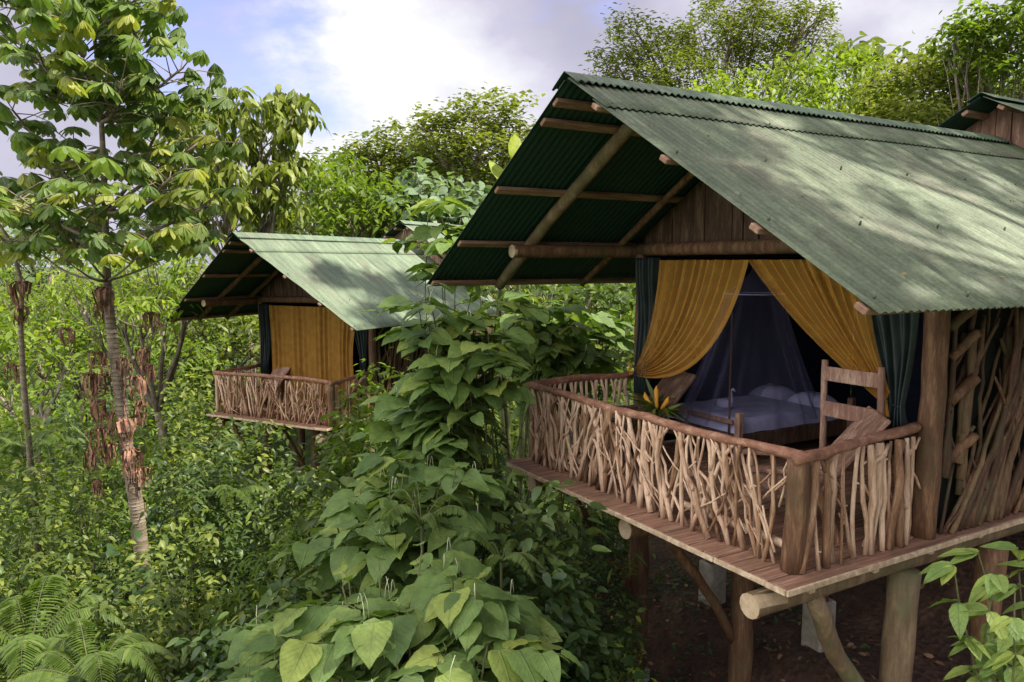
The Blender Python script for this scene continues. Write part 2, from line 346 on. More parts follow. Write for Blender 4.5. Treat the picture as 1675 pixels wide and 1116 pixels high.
def leaf_mat(name, c0, c1, c2, transl=0.35, rough=0.45, spec=0.35, veins=0.0, vein_col=(0.25, 0.30, 0.10)):
    m, t, b, out = mat(name); L = t.links.new
    at = N(t, 'ShaderNodeAttribute'); at.attribute_name = 'tint'
    r = ramp(t, [(0.0, c0), (0.55, c1), (1.0, c2)]); L(at.outputs['Fac'], r.inputs[0])
    col = r.outputs[0]
    if veins:
        uv = N(t, 'ShaderNodeUVMap'); sp = N(t, 'ShaderNodeSeparateXYZ'); L(uv.outputs[0], sp.inputs[0])
        ab = N(t, 'ShaderNodeMath', operation='ABSOLUTE'); L(sp.outputs[1], ab.inputs[0])
        mid = N(t, 'ShaderNodeMapRange'); mid.inputs[1].default_value = 0.0; mid.inputs[2].default_value = 0.06; mid.inputs[3].default_value = 1; mid.inputs[4].default_value = 0; L(ab.outputs[0], mid.inputs[0])
        w = N(t, 'ShaderNodeMath', operation='MULTIPLY_ADD'); L(ab.outputs[0], w.inputs[0]); w.inputs[1].default_value = -0.6; L(sp.outputs[0], w.inputs[2])
        fr = N(t, 'ShaderNodeMath', operation='MULTIPLY'); L(w.outputs[0], fr.inputs[0]); fr.inputs[1].default_value = 7.0
        pp = N(t, 'ShaderNodeMath', operation='PINGPONG'); L(fr.outputs[0], pp.inputs[0]); pp.inputs[1].default_value = 0.5
        sv = N(t, 'ShaderNodeMapRange'); sv.inputs[1].default_value = 0.0; sv.inputs[2].default_value = 0.09; sv.inputs[3].default_value = 0.6; sv.inputs[4].default_value = 0; L(pp.outputs[0], sv.inputs[0])
        mxv = N(t, 'ShaderNodeMath', operation='MAXIMUM'); L(mid.outputs[0], mxv.inputs[0]); L(sv.outputs[0], mxv.inputs[1])
        ms = N(t, 'ShaderNodeMath', operation='MULTIPLY'); L(mxv.outputs[0], ms.inputs[0]); ms.inputs[1].default_value = veins
        mx = N(t, 'ShaderNodeMixRGB'); L(ms.outputs[0], mx.inputs[0]); L(col, mx.inputs[1]); mx.inputs[2].default_value = (*vein_col, 1); col = mx.outputs[0]
        bp = N(t, 'ShaderNodeBump'); bp.inputs['Strength'].default_value = 0.5; bp.inputs['Distance'].default_value = 0.01; bp.invert = True
        L(mxv.outputs[0], bp.inputs['Height']); L(bp.outputs[0], b.inputs['Normal'])
    tc = N(t, 'ShaderNodeTexCoord'); n = N(t, 'ShaderNodeTexNoise', ins={'Scale': 9, 'Detail': 8, 'Roughness': 0.75}); L(tc.outputs['Object'], n.inputs['Vector'])
    rr = ramp(t, [(0.3, 0.6), (0.7, 1.25)]); L(n.outputs[0], rr.inputs[0])
    ml = N(t, 'ShaderNodeMixRGB', blend_type='MULTIPLY'); ml.inputs[0].default_value = 1; L(col, ml.inputs[1]); L(rr.outputs[0], ml.inputs[2]); col = ml.outputs[0]
    L(col, b.inputs['Base Color']); b.inputs['Roughness'].default_value = rough; b.inputs['Specular IOR Level'].default_value = spec
    tr = N(t, 'ShaderNodeBsdfTranslucent')
    g = N(t, 'ShaderNodeMixRGB', blend_type='MULTIPLY'); g.inputs[0].default_value = 1; L(col, g.inputs[1]); g.inputs[2].default_value = (1.5, 1.6, 0.6, 1); L(g.outputs[0], tr.inputs[0])
    mx = N(t, 'ShaderNodeMixShader'); mx.inputs[0].default_value = transl; L(b.outputs[0], mx.inputs[1]); L(tr.outputs[0], mx.inputs[2]); L(mx.outputs[0], out.inputs[0])
    return m
M['piper'] = leaf_mat('broad_leaf', (0.085, 0.15, 0.04), (0.17, 0.26, 0.07), (0.33, 0.39, 0.085), 0.3, 0.5, 0.3, 0.45, (0.16, 0.24, 0.09))
M['cecropia'] = leaf_mat('palmate_leaf', (0.08, 0.14, 0.04), (0.17, 0.25, 0.07), (0.36, 0.37, 0.075), 0.35, 0.5, 0.35, 0.4, (0.20, 0.28, 0.10))
M['dark'] = leaf_mat('dark_leaf', (0.022, 0.05, 0.016), (0.055, 0.105, 0.03), (0.14, 0.2, 0.05), 0.3, 0.4, 0.4)
M['mid'] = leaf_mat('mid_leaf', (0.035, 0.068, 0.014), (0.095, 0.145, 0.027), (0.25, 0.29, 0.05), 0.35, 0.45, 0.35)
M['lime'] = leaf_mat('yellow_green_leaf', (0.085, 0.145, 0.018), (0.2, 0.28, 0.035), (0.4, 0.45, 0.07), 0.42, 0.5, 0.3)
M['olive'] = leaf_mat('olive_leaf', (0.08, 0.11, 0.025), (0.18, 0.22, 0.045), (0.34, 0.36, 0.08), 0.3, 0.6, 0.25)
M['glauc'] = leaf_mat('grey_green_leaf', (0.1, 0.16, 0.09), (0.2, 0.28, 0.16), (0.36, 0.44, 0.28), 0.3, 0.6, 0.25)
M['fern'] = leaf_mat('fern_leaf', (0.05, 0.09, 0.018), (0.1, 0.155, 0.03), (0.2, 0.25, 0.045), 0.35, 0.5, 0.3)

# ------------------------------------------------------------------ leaves
def rows_leaf(ts, ws, fold=0.18, droop=0.25, curl=0.0, ripple=0.0):
    """leaf of unit length along +x; three vertices per row; triangles"""
    V = []; UV = []; T = []
    n = len(ts)
    for i, (t, w) in enumerate(zip(ts, ws)):
        z = -droop * max(t, 0) ** 1.8
        rp = ripple * (1 if i % 2 else -1)
        for s in (-1, 0, 1):
            V.append((t - (abs(s) * curl * w), s * w, z + (abs(s) * (fold * w + rp)))); UV.append((t, s * w * 2))
    for i in range(n - 1):
        a = i * 3; b = a + 3
        for q in ((a, a + 1, b + 1, b), (a + 1, a + 2, b + 2, b + 1)):
            T.append((q[0], q[1], q[2])); T.append((q[0], q[2], q[3]))
    # drop degenerate triangles at zero-width rows
    VV = np.array(V); out = []
    for f in T:
        p = VV[list(f)]
        if np.linalg.norm(np.cross(p[1] - p[0], p[2] - p[0])) > 1e-7: out.append(f)
    return VV, np.array(out), np.array(UV)
LEAF = {
    'tiny': (np.array([(0, 0, 0), (.5, -.22, .06), (.5, .22, .06), (1, 0, -.12)], float), np.array([(0, 1, 3), (0, 3, 2)]), np.array([(0, 0), (.5, -.4), (.5, .4), (1, 0)], float)),
    'oval': rows_leaf([0, .3, .68, 1], [0, .21, .19, 0], 0.25, 0.28),
    'lance': rows_leaf([0, .3, .65, 1], [0, .13, .11, 0], 0.3, 0.38),
    'oval_hi': rows_leaf([0, .12, .32, .55, .8, 1], [0.0, .15, .235, .22, .12, 0], 0.22, 0.3, 0, 0.006),
    'heart': rows_leaf([-.10, .0, .12, .25, .40, .55, .70, .84, 1.0], [.20, .35, .41, .43, .395, .33, .25, .14, 0], 0.14, 0.26, 0.05, 0.016),
    'strap': rows_leaf([0, .15, .4, .65, .85, 1], [.02, .05, .07, .065, .04, 0], 0.35, 0.75),
    'finger': rows_leaf([0, .2, .42, .68, .87, 1], [.012, .035, .095, .135, .10, .0], 0.25, 0.42),
}
def nrm(a): return a / np.maximum(np.linalg.norm(a, axis=-1, keepdims=True), 1e-9)
class Leaves:
    def __init__(s): s.V = []; s.T = []; s.U = []; s.A = []; s.n = 0
    def add(s, kind, P, D, Up, S, tint, width=1.0):
        tv, tf, tu = LEAF[kind]
        P = np.atleast_2d(np.asarray(P, float)); n = len(P)
        if n == 0: return
        D = nrm(np.broadcast_to(np.asarray(D, float), (n, 3))); Up = np.broadcast_to(np.asarray(Up, float), (n, 3))
        B = nrm(np.cross(Up, D)); U = np.cross(D, B)
        S = np.broadcast_to(np.asarray(S, float), (n,)); tint = np.broadcast_to(np.asarray(tint, float), (n,))
        V = P[:, None, :] + S[:, None, None] * (tv[None, :, 0:1] * D[:, None, :] + width * tv[None, :, 1:2] * B[:, None, :] + tv[None, :, 2:3] * U[:, None, :])
        k = len(tv)
        F = tf[None] + (np.arange(n) * k)[:, None, None] + s.n
        s.V.append(V.reshape(-1, 3)); s.T.append(F.reshape(-1, 3)); s.n += n * k
        s.U.append(np.tile(tu, (n, 1))); s.A.append(np.repeat(tint, len(tf)))
    def build(s, name, m, parent=None, uv=False):
        V = np.concatenate(s.V); T = np.concatenate(s.T); A = np.clip(np.concatenate(s.A), 0, 1)
        me = bpy.data.meshes.new(name)
        me.vertices.add(len(V)); me.vertices.foreach_set('co', V.astype(np.float32).ravel())
        me.loops.add(len(T) * 3); me.loops.foreach_set('vertex_index', T.astype(np.int32).ravel())
        me.polygons.add(len(T)); me.polygons.foreach_set('loop_start', np.arange(0, len(T) * 3, 3, dtype=np.int32))
        me.polygons.foreach_set('loop_total', np.full(len(T), 3, np.int32))
        me.polygons.foreach_set('use_smooth', np.ones(len(T), bool))
        me.update(calc_edges=True)
        a = me.attributes.new('tint', 'FLOAT', 'FACE'); a.data.foreach_set('value', A.astype(np.float32))
        if uv:
            U = np.concatenate(s.U); l = me.uv_layers.new(name='UVMap'); l.data.foreach_set('uv', U[T.ravel()].astype(np.float32).ravel())
        me.materials.append(m)
        o = bpy.data.objects.new(name, me); COL.objects.link(o)
        if parent is not None: o.parent = parent
        return o
def rand_dirs(n, zlo=-1, zhi=1):
    z = rng.uniform(zlo, zhi, n); t = rng.uniform(0, 2 * PI, n); r = np.sqrt(1 - z * z)
    return np.stack([r * np.cos(t), r * np.sin(t), z], 1)
def clusters(L, C, kind, k, size, spread, tint_mu, tint_sd=0.18, droop=(-0.7, 0.25), width=1.0, up_jit=0.35):
    """k leaves round every twig tip in C"""
    C = np.asarray(C); n = len(C)
    if n == 0: return
    P = np.repeat(C, k, 0); m = n * k
    az = rng.uniform(0, 2 * PI, m); el = rng.uniform(droop[0], droop[1], m)
    D = np.stack([np.cos(az) * np.cos(el), np.sin(az) * np.cos(el), np.sin(el)], 1)
    P = P + rng.normal(0, spread, (m, 3)) + D * spread * 0.5
    Up = np.array([0, 0, 1.0]) + rng.normal(0, up_jit, (m, 3))
    base = np.repeat(np.broadcast_to(tint_mu, (n,)), k)
    L.add(kind, P, D, Up, size * rng.uniform(0.65, 1.2, m), base + rng.normal(0, tint_sd, m), width)
def ell_points(c, r, n, shell=0.55, low=-0.75):
    d = rand_dirs(n * 2); d = d[d[:, 2] > low][:n]
    rad = rng.uniform(shell, 1.0, len(d)) ** 0.6
    lump = 1 + 0.22 * np.sin(d[:, 0] * 7 + c[0]) * np.sin(d[:, 1] * 6 + c[1]) + 0.15 * np.sin(d[:, 2] * 9 + c[0] * 2)
    return np.asarray(c) + d * np.asarray(r) * (rad * lump)[:, None]

# ------------------------------------------------------------------ terrain
TP = np.array([
    (-7.2, 5.9, -3.05), (-5.5, 5.9, -3.1), (-3.7, 5.9, -3.25), (-7.2, 7.15, -2.2), (-5.5, 7.15, -2.05), (-3.6, 7.15, -2.2),
    (-5.5, 10, -0.9), (-5.5, 14, 0.3), (-1, 9, -2.0), (2, 8, -2.4), (0, 14, 0.4), (0, 0, -4.6), (-3, 2, -4.2), (-6, 1.5, -3.6), (-8.5, 3.5, -3.3), (-9.5, 7, -2.7),
    (-12.2, .8, -2.9), (-9, -2, -3.6), (-14, -5, -3.6), (-18.6, 3.8, -4.4), (-16, 1.5, -4.3), (-18.6, 8, -3.2), (-14, 6, -3.0), (-22, 12, -1.5), (-14, 12, -1.3),
    (-28, 2, -4.0), (-28, -10, -6.5), (-45, -14, -9), (-60, -40, -12), (-40, 20, 0), (-25, 25, 1.5), (-8, 25, 3.5), (10, 20, 2), (15, 5, -2), (5, -10, -6),
    (-60, 30, 1), (-90, 10, -5), (-60, 70, 6), (-20, 60, 9), (30, 50, 9), (60, 10, 0), (20, -40, -12), (-90, -80, -16), (-120, 60, 4), (120, 120, 14), (-40, 140, 14)], float)
def ground(x, y):
    x = np.asarray(x, float); y = np.asarray(y, float); s = x.shape
    x = x.ravel(); y = y.ravel()
    d2 = (x[:, None] - TP[None, :, 0]) ** 2 + (y[:, None] - TP[None, :, 1]) ** 2 + 0.12
    w = d2 ** -1.5
    z = (w * TP[None, :, 2]).sum(1) / w.sum(1)
    z = z + 0.10 * np.sin(x * 1.3 + y * .4) * np.cos(y * 1.1) * np.clip(np.hypot(x + 5, y - 8) / 12, 0.3, 1)
    return z.reshape(s)
def gz(x, y): return float(ground(np.array([x]), np.array([y]))[0])
def make_ground():
    def ax(lo, c0, c1, hi, nf, nc):
        return np.concatenate([c0 - (c0 - lo) * np.linspace(1, 0, nc, endpoint=False) ** 2.2, np.linspace(c0, c1, nf), c1 + (hi - c1) * (np.arange(1, nc + 1) / nc) ** 2.2])
    xs = ax(-900, -30, 8, 900, 150, 26); ys = ax(-900, -8, 26, 900, 130, 26)
    X, Y = np.meshgrid(xs, ys); Z = ground(X, Y)
    Z += rng.normal(0, 0.012, Z.shape) + 0.03 * np.sin(X * 5.1) * np.sin(Y * 4.3)
    w = len(xs)
    mb = MB(); fs = [(j * w + i, j * w + i + 1, (j + 1) * w + i + 1, (j + 1) * w + i) for j in range(len(ys) - 1) for i in range(w - 1)]
    mb.add(np.stack([X.ravel(), Y.ravel(), Z.ravel()], 1), fs)
    m, t, b, out = mat('forest_soil'); L = t.links.new
    tc = N(t, 'ShaderNodeTexCoord')
    n1 = N(t, 'ShaderNodeTexNoise', ins={'Scale': 1.4, 'Detail': 8, 'Roughness': 0.7}); L(tc.outputs['Object'], n1.inputs['Vector'])
    n2 = N(t, 'ShaderNodeTexVoronoi', ins={'Scale': 14.0}); L(tc.outputs['Object'], n2.inputs['Vector'])
    r = ramp(t, [(0.3, (0.02, 0.012, 0.008)), (0.55, (0.055, 0.030, 0.020)), (0.7, (0.13, 0.08, 0.055))]); L(n1.outputs[0], r.inputs[0])
    r2 = ramp(t, [(0.0, (0.7, 0.7, 0.7)), (0.6, (1.2, 1.1, 1.0))]); L(n2.outputs['Color'], r2.inputs[0])
    ml = N(t, 'ShaderNodeMixRGB', blend_type='MULTIPLY'); ml.inputs[0].default_value = 1; L(r.outputs[0], ml.inputs[1]); L(r2.outputs[0], ml.inputs[2])
    sx = N(t, 'ShaderNodeSeparateXYZ'); L(tc.outputs['Object'], sx.inputs[0])
    ds = N(t, 'ShaderNodeVectorMath', operation='DISTANCE'); L(tc.outputs['Object'], ds.inputs[0]); ds.inputs[1].default_value = (-3.5, 9, -2)
    gm = N(t, 'ShaderNodeMapRange'); gm.inputs[1].default_value = 6; gm.inputs[2].default_value = 10; L(ds.outputs['Value'], gm.inputs[0])
    gr = ramp(t, [(0.3, (0.03, 0.05, 0.015)), (0.7, (0.08, 0.13, 0.03))]); L(n1.outputs[0], gr.inputs[0])
    mg = N(t, 'ShaderNodeMixRGB'); L(gm.outputs[0], mg.inputs[0]); L(ml.outputs[0], mg.inputs[1]); L(gr.outputs[0], mg.inputs[2])
    L(mg.outputs[0], b.inputs['Base Color']); b.inputs['Roughness'].default_value = 0.95
    bp = N(t, 'ShaderNodeBump'); bp.inputs['Strength'].default_value = 0.8; bp.inputs['Distance'].default_value = 0.05
    L(n2.outputs['Distance'], bp.inputs['Height']); L(bp.outputs[0], b.inputs['Normal'])
    o = mb.build('ground', m, smooth=True); tag(o, kind='structure')
make_ground()

# ------------------------------------------------------------------ cabin
HALF_E = 3.03      # eave half width
RZ, EZ = 3.87, 2.03
SL = (RZ - EZ) / HALF_E
def corrugated(side, y0f, y1, x0, x1, pitch=0.076, amp=0.0068, lift=0.0, rz=RZ, sl=SL, nx=10):
    """sheet from |x|=x0 to |x|=x1; y0f gives the front edge for each |x|"""
    mb = MB(); nlen = int((y1 - y0f(0)) / pitch * 8)
    nv = math.hypot(sl, 1); nx_, nz_ = side * sl / nv, 1 / nv
    def fn(u, v):
        ax = x0 + (x1 - x0) * v; ys = y0f(ax); y = ys + (y1 - ys) * u
        o = amp * math.sin(2 * PI * y / pitch) + lift + 0.004 * math.sin(y * 2.1 + ax)
        return (side * ax + nx_ * o, y, rz - sl * ax + nz_ * o)
    return mb.grid(fn, nlen, nx)

def stick(a, b, r0, parent, m='stick', fork=True, name='stick', mb=None, jit=0.1, amp=None):
    own = mb is None
    if own: mb = MB()
    L = (Vector(b) - Vector(a)).length; n = max(4, int(L / 0.13))
    amp = random.uniform(0.006, 0.02) if amp is None else amp
    pts = wobble(a, b, n, amp, random.uniform(0, 0.04) * L)
    t1 = random.uniform(0.65, 0.95)
    rad = [r0 * (1 + (t1 - 1) * i / n) * random.uniform(0.92, 1.1) for i in range(n + 1)]
    mb.tube(pts, rad, 7, jit)
    if random.random() < 0.45:      # a knot
        k = random.randint(1, n - 1); p = pts[k]; d = Vector((random.uniform(-1, 1), random.uniform(-1, 1), random.uniform(-.3, 1))).normalized()
        mb.tube([p, p + d * r0 * 1.3, p + d * r0 * 2.1], [r0 * .6, r0 * .5, r0 * .3], 6)
    for _f in range(random.choice((0, 0, 1, 1, 2)) if fork else 0):
        k = random.randint(1, n - 1); p = pts[k]; up = 1 if random.random() < .7 else -1
        d = (Vector(b) - Vector(a)).normalized() * up
        sd = (Vector((random.choice((-1, 1)), 0, 0)) if fork == 'x' else Vector((0, random.choice((-1, 1)), 0)))
        q = p + (d * .8 + sd * random.uniform(.4, .8)) * random.uniform(.12, .34) * L
        lo, hi = min(a[2], b[2]) + .03, max(a[2], b[2]) - .02
        q.z = min(max(q.z, lo), hi)
        mb.tube(wobble(p, q, 4, 0.006, 0.01), [r0 * .7, r0 * .65, r0 * .6, r0 * .55, r0 * .42], 6, 0.08)
    return mb.build(name, M[m], parent, True) if own else None

def cabin(root, far=False):
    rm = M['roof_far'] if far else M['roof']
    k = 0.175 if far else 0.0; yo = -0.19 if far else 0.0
    dw = 1.95 if far else 2.05
    y0 = lambda ax: -0.55 + yo + k * ax
    # ---- roof
    roof = MB()
    for s in (-1, 1):
        corr = corrugated(s, y0, 7.0, 0.40 if s > 0 else 0.02, HALF_E, rz=RZ)
        roof.add(corr.v, corr.f)
        up = corrugated(s, lambda a: y0(a) + .004, 6.6, 0.02, 0.58, lift=0.015, nx=3) if s > 0 else None
        if up: roof.add(up.v, up.f)
    for ax in (.52, 1.30, 2.16, 2.92):
        yq = y0(ax) + .10
        while yq < 5.6:
            zq = RZ - SL * ax + .012
            roof.tube([(ax, yq, zq - .01), (ax + .006, yq, zq + .012), (ax + .008, yq, zq + .018)], [.006, .006, .004], 6); yq += .912 + random.uniform(-.012, .012)
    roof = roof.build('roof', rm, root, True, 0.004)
    cap = MB()
    def capf(u, v):
        ax = (v - .5) * 2 * 0.19; y = y0(0) - .015 + u * (6.7)
        e = 0.012 * math.sin(2 * PI * y / 0.076) * (abs(v - .5) > .45)
        return (ax, y, RZ + 0.052 - SL * abs(ax) * (1 if abs(ax) > .03 else .5) + e)
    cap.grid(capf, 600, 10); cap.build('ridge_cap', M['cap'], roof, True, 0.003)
    for s in (-1, 1):
        for ax, wl in ((0.20, .07), (0.42, .05) if s < 0 and not far else (0.46, .05), (1.30, .05), (2.16, .05), (2.92, .05)):
            if ax == 0.20 and s > 0: continue
            p = MB(); yf = y0(ax) + 0.03 + random.uniform(-.01, .01)
            if s > 0: yf -= 0.05
            z = RZ - SL * ax - 0.045
            p.beam((s * ax, yf, z), (s * ax, 6.9, z), .085, .042, (-s * SL * -1, 0, 1)); p.build('purlin', M['purlin'], roof)
    for yy, rr in (((0.62, .062), (1.55, .055), (3.9, .05)) if far else ((0.36, .066), (1.62, .042), (3.9, .05))):
        for s in (-1, 1):
            p = MB(); tl = 2.82 if s < 0 else 2.6
            a = (s * .02, yy, RZ - SL * .02 - .14); b = (s * tl, yy, RZ - SL * tl - .14)
            p.tube(wobble(a, b, 9, .006, .02), [rr * random.uniform(.93, 1.06) for _ in range(10)], 12, .03); p.build('rafter', M['log_grey'] if (yy < 1 and not far) else M['log'], roof, True)
    # ---- long roof logs on the side walls, their round ends show under the overhang
    for s in (-1, 1):
        p = MB(); x = s * (1.96 if s < 0 else 1.9); yf = 0.05 if s < 0 else 0.9
        p.tube(wobble((x, yf, 2.43), (x, 6.5, 2.43), 10, .006, .01), .075, 14, .02, cap=False); lg = p.build('wall_log', M['log'], root, True)
        e = MB(); e.tube([(x, yf - .004, 2.43), (x, yf + .03, 2.43)], .0745, 14); e.build('log_end', M['pitch'], lg, False)
    p = MB(); p.tube(wobble((-1.9, 1.84, 2.46), (1.95, 1.84, 2.46), 10, .004, .01), .078, 12, .02); p.build('front_beam', M['log'], root, True)
    # ---- posts
    for s in (-1, 1):
        p = MB(); x = s * 1.88
        r = 0.072 if s < 0 else 0.098
        p.tube(wobble((x, 1.86, 0), (x, 1.86, 2.42), 10, .006, .015), [r * random.uniform(.94, 1.07) for _ in range(11)], 14, .03); p.build('corner_post', M['log'], root, True)
    # ---- gable boards, canvas walls
    g = MB(); x = -1.9
    while x < 1.9:
        w = random.uniform(.13, .24); xm = x + w / 2; zt = RZ - SL * max(abs(x), abs(x + w)) - .07
        if zt > 2.6:
            zl = RZ - SL * abs(x) - .09; zr = RZ - SL * abs(x + w) - .09
            yy = 1.90 + random.uniform(-.012, .012)
            g.add([(x, yy, 2.52), (x + w - .012, yy, 2.52), (x + w - .012, yy, zr), (x, yy, zl), (x, yy + .025, 2.52), (x + w - .012, yy + .025, 2.52), (x + w - .012, yy + .025, zr), (x, yy + .025, zl)],
                  [(0, 1, 2, 3), (7, 6, 5, 4), (0, 4, 5, 1), (1, 5, 6, 2), (2, 6, 7, 3), (3, 7, 4, 0)])
        x += w
    g.build('gable_boards', M['plank'], root)
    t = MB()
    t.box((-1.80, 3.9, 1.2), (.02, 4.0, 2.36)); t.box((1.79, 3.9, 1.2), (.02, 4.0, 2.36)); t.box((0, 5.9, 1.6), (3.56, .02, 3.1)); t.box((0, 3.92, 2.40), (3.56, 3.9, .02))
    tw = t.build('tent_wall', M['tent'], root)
    # ---- canvas flaps
    def flap(side):
        mb = MB(); w0, w1 = (1.42, 1.80) if side < 0 else (1.20, 1.84)
        xt = side * (1.66 if side > 0 else 1.72); zt = 1.10
        def fn(u, v):
            xa = side * (w0 + (w1 - w0) * u); fold = math.sin(u * PI * 2 * 5 + .5 + 1.2 * math.sin(u * 7)) + .3 * math.sin(u * 41 + v * 6)
            if v < .72:
                q = v / .72; z = 2.36 + (zt - 2.36) * q
                if side > 0: pin = q ** 1.25
                else: pin = .35 * q
                x = xa + (xt + (u - .5) * .14 * side - xa) * pin; am = .045 * (1 - .5 * q)
            else:
                q = (v - .72) / .28; z = zt - .42 * q; sp = .14 + (.16 * q if side > 0 else .2 * q)
                if side < 0: x0 = side * (w0 + (w1 - w0) * u); x = x0 + (xt + (u - .5) * .14 * side - x0) * (.35 + .3 * q)
                else: x = xt + (u - .5) * sp * side
                am = .0225 + .02 * q
            return (x, 1.74 + fold * am + .02 * math.sin(z * 5), z)
        mb.grid(fn, 70, 34); o = mb.build('canvas_flap', M['canvas'], root, True, .003)
        if side > 0:
            tt = MB(); tt.tube([(xt + .075 * math.cos(a), 1.74 + .045 * math.sin(a), zt + .01 * math.sin(2 * a)) for a in np.linspace(0, 2 * PI, 17)], .007, 6); tt.build('tie_cord', M['tent'], o, True)
    flap(-1); flap(1)
    # ---- deck
    d = MB(); x = -dw; i = 0
    while x < dw - .02:
        w = min(random.uniform(.12, .19), dw - x); e = random.uniform(-.012, .012)
        if dw - (x + w) < .06: w = dw - x
        d.box((x + w / 2, 3.3 + e / 2, -.02 + random.uniform(-.003, .002)), (w - .013, 6.6 - e, .036), None, .005); x += w
    deck = d.build('deck', M['deck'], root)
    fb = MB(); x = -dw
    while x < dw - .02:
        w = min(random.uniform(.33, .55), dw - x)
        if dw - (x + w) < .12: w = dw - x
        fb.box((x + w / 2, -.014 + random.uniform(-.004, .004), -.026), (w - .006, .022, .042), None, .004); x += w
    fb.box((dw + .013, 3.3, -.025), (.022, 6.64, .045), None, .004)
    fb.build('edge_strip', M['edge'], deck)
    for j in range(9):
        p = MB(); yy = .28 + j * .74; p.box((0, yy, -.068), (2 * dw - .06 + random.uniform(0, .09), .06, .055), None, .005); p.build('joist', M['edge'] if not far else M['plank'], deck)
    # ---- logs below the deck, stilts, braces
    for xx, mm in ((-1.64, 'log'), (0.06, 'log'), (1.80, 'log_grey')):
        p = MB(); p.tube(wobble((xx, .12 if xx < 1.7 else -.10, -.20), (xx, 6.4, -.20), 9, .008, .01), [random.uniform(.092, .104) for _ in range(10)], 14, .03, cap=False); lg = p.build('deck_log', M[mm], root, True)
        e = MB(); e.tube([(xx, (.12 if xx < 1.7 else -.10) - .004, -.20), (xx, .2, -.20)], .094, 14, .03); e.build('log_end', M['pitch'], lg)
    Mx = root.matrix_basis.copy()
    for xx, yy, r, ft, mm in ((-1.62, 1.68, .115, -2.82, 'log'), (0.08, 1.68, .115, -2.95, 'log'), (1.86, 1.66, .125, -3.3, 'log_grey'),
                              (-1.6, 2.95, .09, -1.62, 'log'), (0.06, 2.95, .09, -1.5, 'log'), (1.9, 2.95, .12, -1.72, 'log'),
                              (-1.6, 5.6, .10, -.6, 'log'), (.06, 5.6, .10, -.5, 'log'), (1.9, 5.6, .12, -.5, 'log')):
        w = root.matrix_basis @ Vector((xx, yy, 0)); g0 = gz(w.x, w.y); sz = root.scale[2]
        gl = (g0 - root.location[2]) / sz
        top = min(ft, gl + .55) if not far else gl + .15
        if yy > 5: top = gl + .1
        top = max(top, gl + .05)
        if top > -.35: continue
        p = MB(); lean = random.uniform(-.04, .04)
        p.tube(wobble((xx + lean, yy, top - .02), (xx, yy, -.27), 9, .008, .02), [r * random.uniform(.95, 1.06) * (1.06 - .06 * i / 9) for i in range(10)], 16, .03); st = p.build('stilt', M[mm], root, True)
        f = MB(); f.box((xx + lean, yy, (top + gl - .5) / 2), (.27, .27, top - gl + .5), None, .02); f.build('footing', M['concrete'], st)
    for xx, zb, mm, rr in ((-1.64, -1.86, 'log', .05), (.06, -1.72, 'log', .05), (1.84, -1.75, 'log_grey', .075)):
        p = MB(); p.tube(wobble((xx, .55, -.26), (xx, 1.62, zb), 8, .012, .05), rr, 10, .04); p.build('brace', M[mm], root, True)
    # ---- railing: crooked log on top, sticks woven below
    RZT = 0.88
    rail = MB(); c = [(-1.90, .28), (1.90, .28)]
    pts = wobble((-1.93, .28, RZT), (1.93, .28, RZT + .01), 22, .008, .01)
    rail.tube(pts, [.040 * random.uniform(.85, 1.15) for _ in pts], 10, .05)
    ptr = [Vector((1.91, .20, RZT + .005)), Vector((1.91, .36, RZT + .01))] + wobble((1.90, .5, RZT), (1.84, 1.75, RZT + .06), 8, .008, .03)
    rail.tube(ptr, [.042 * random.uniform(.88, 1.15) for _ in ptr], 10, .05)
    ptl = wobble((-1.90, .22, RZT), (-1.88, 1.78, RZT + .02), 8, .008, .02); rail.tube(ptl, .045, 10, .05)
    railing = rail.build('railing', M['rail'], root, True)
    for xx, r in ((-1.88, .042), (1.86, .085)):
        p = MB(); p.tube(wobble((xx - (.03 if xx > 0 else 0), .30, 0), (xx, .29, RZT - .02), 6, .004, .005), [r * random.uniform(.95, 1.06) for _ in range(7)], 12, .04); p.build('railing_post', M['log'] if xx > 0 else M['stick'], railing, True)
    nst = 0; x = -1.82
    lowrail = MB(); lowrail.tube(wobble((-1.85, .36, .17), (1.85, .36, .15), 14, .008, .01), .034, 8, .06); lowrail.build('lower_rail', M['stick'], railing, True)
    while x < 1.80 and nst < 82:
        lean = random.gauss(0, .10) if random.random() < .42 else random.choice((-1, 1)) * random.uniform(.16, .44)
        r = random.choice((.011, .014, .016, .019, .023, .028)) * random.uniform(.9, 1.1)
        a = (min(max(x + lean / 2, -1.88), 1.84), .28 + random.uniform(-.045, .05), .0); b = (min(max(x - lean / 2, -1.86), 1.84), .28 + random.uniform(-.02, .02), RZT - .02)
        stick(a, b, r, railing, 'stick', 'x'); nst += 1
        x += random.uniform(.024, .066)
    y = .38
    while y < 1.72 and nst < 99:
        lean = random.gauss(0, .08); r = random.choice((.013, .016, .020, .026, .036)) * random.uniform(.9, 1.1)
        stick((1.90 + random.uniform(-.035, .035), max(y + lean / 2, .3), 0), (1.89, min(y - lean / 2, 1.72), RZT), r, railing, 'stick', 'y'); nst += 1
        y += random.uniform(.055, .11)
    rest = MB(); y = .36
    while y < 1.7:
        stick((-1.88, y + random.gauss(0, .05), 0), (-1.88, y, RZT), random.uniform(.016, .03), None, 'stick', False, mb=rest); y += .075
    for q in range(34):
        xa = random.uniform(-1.8, 1.7); za = random.uniform(.05, .5); dx = random.choice((-1, 1)) * random.uniform(.1, .42)
        stick((xa, .28 + random.uniform(-.04, .03), za), (min(max(xa + dx, -1.85), 1.8), .27 + random.uniform(-.03, .03), min(za + random.uniform(.2, .5), .85)), random.uniform(.006, .013), None, 'stick', False, mb=rest)
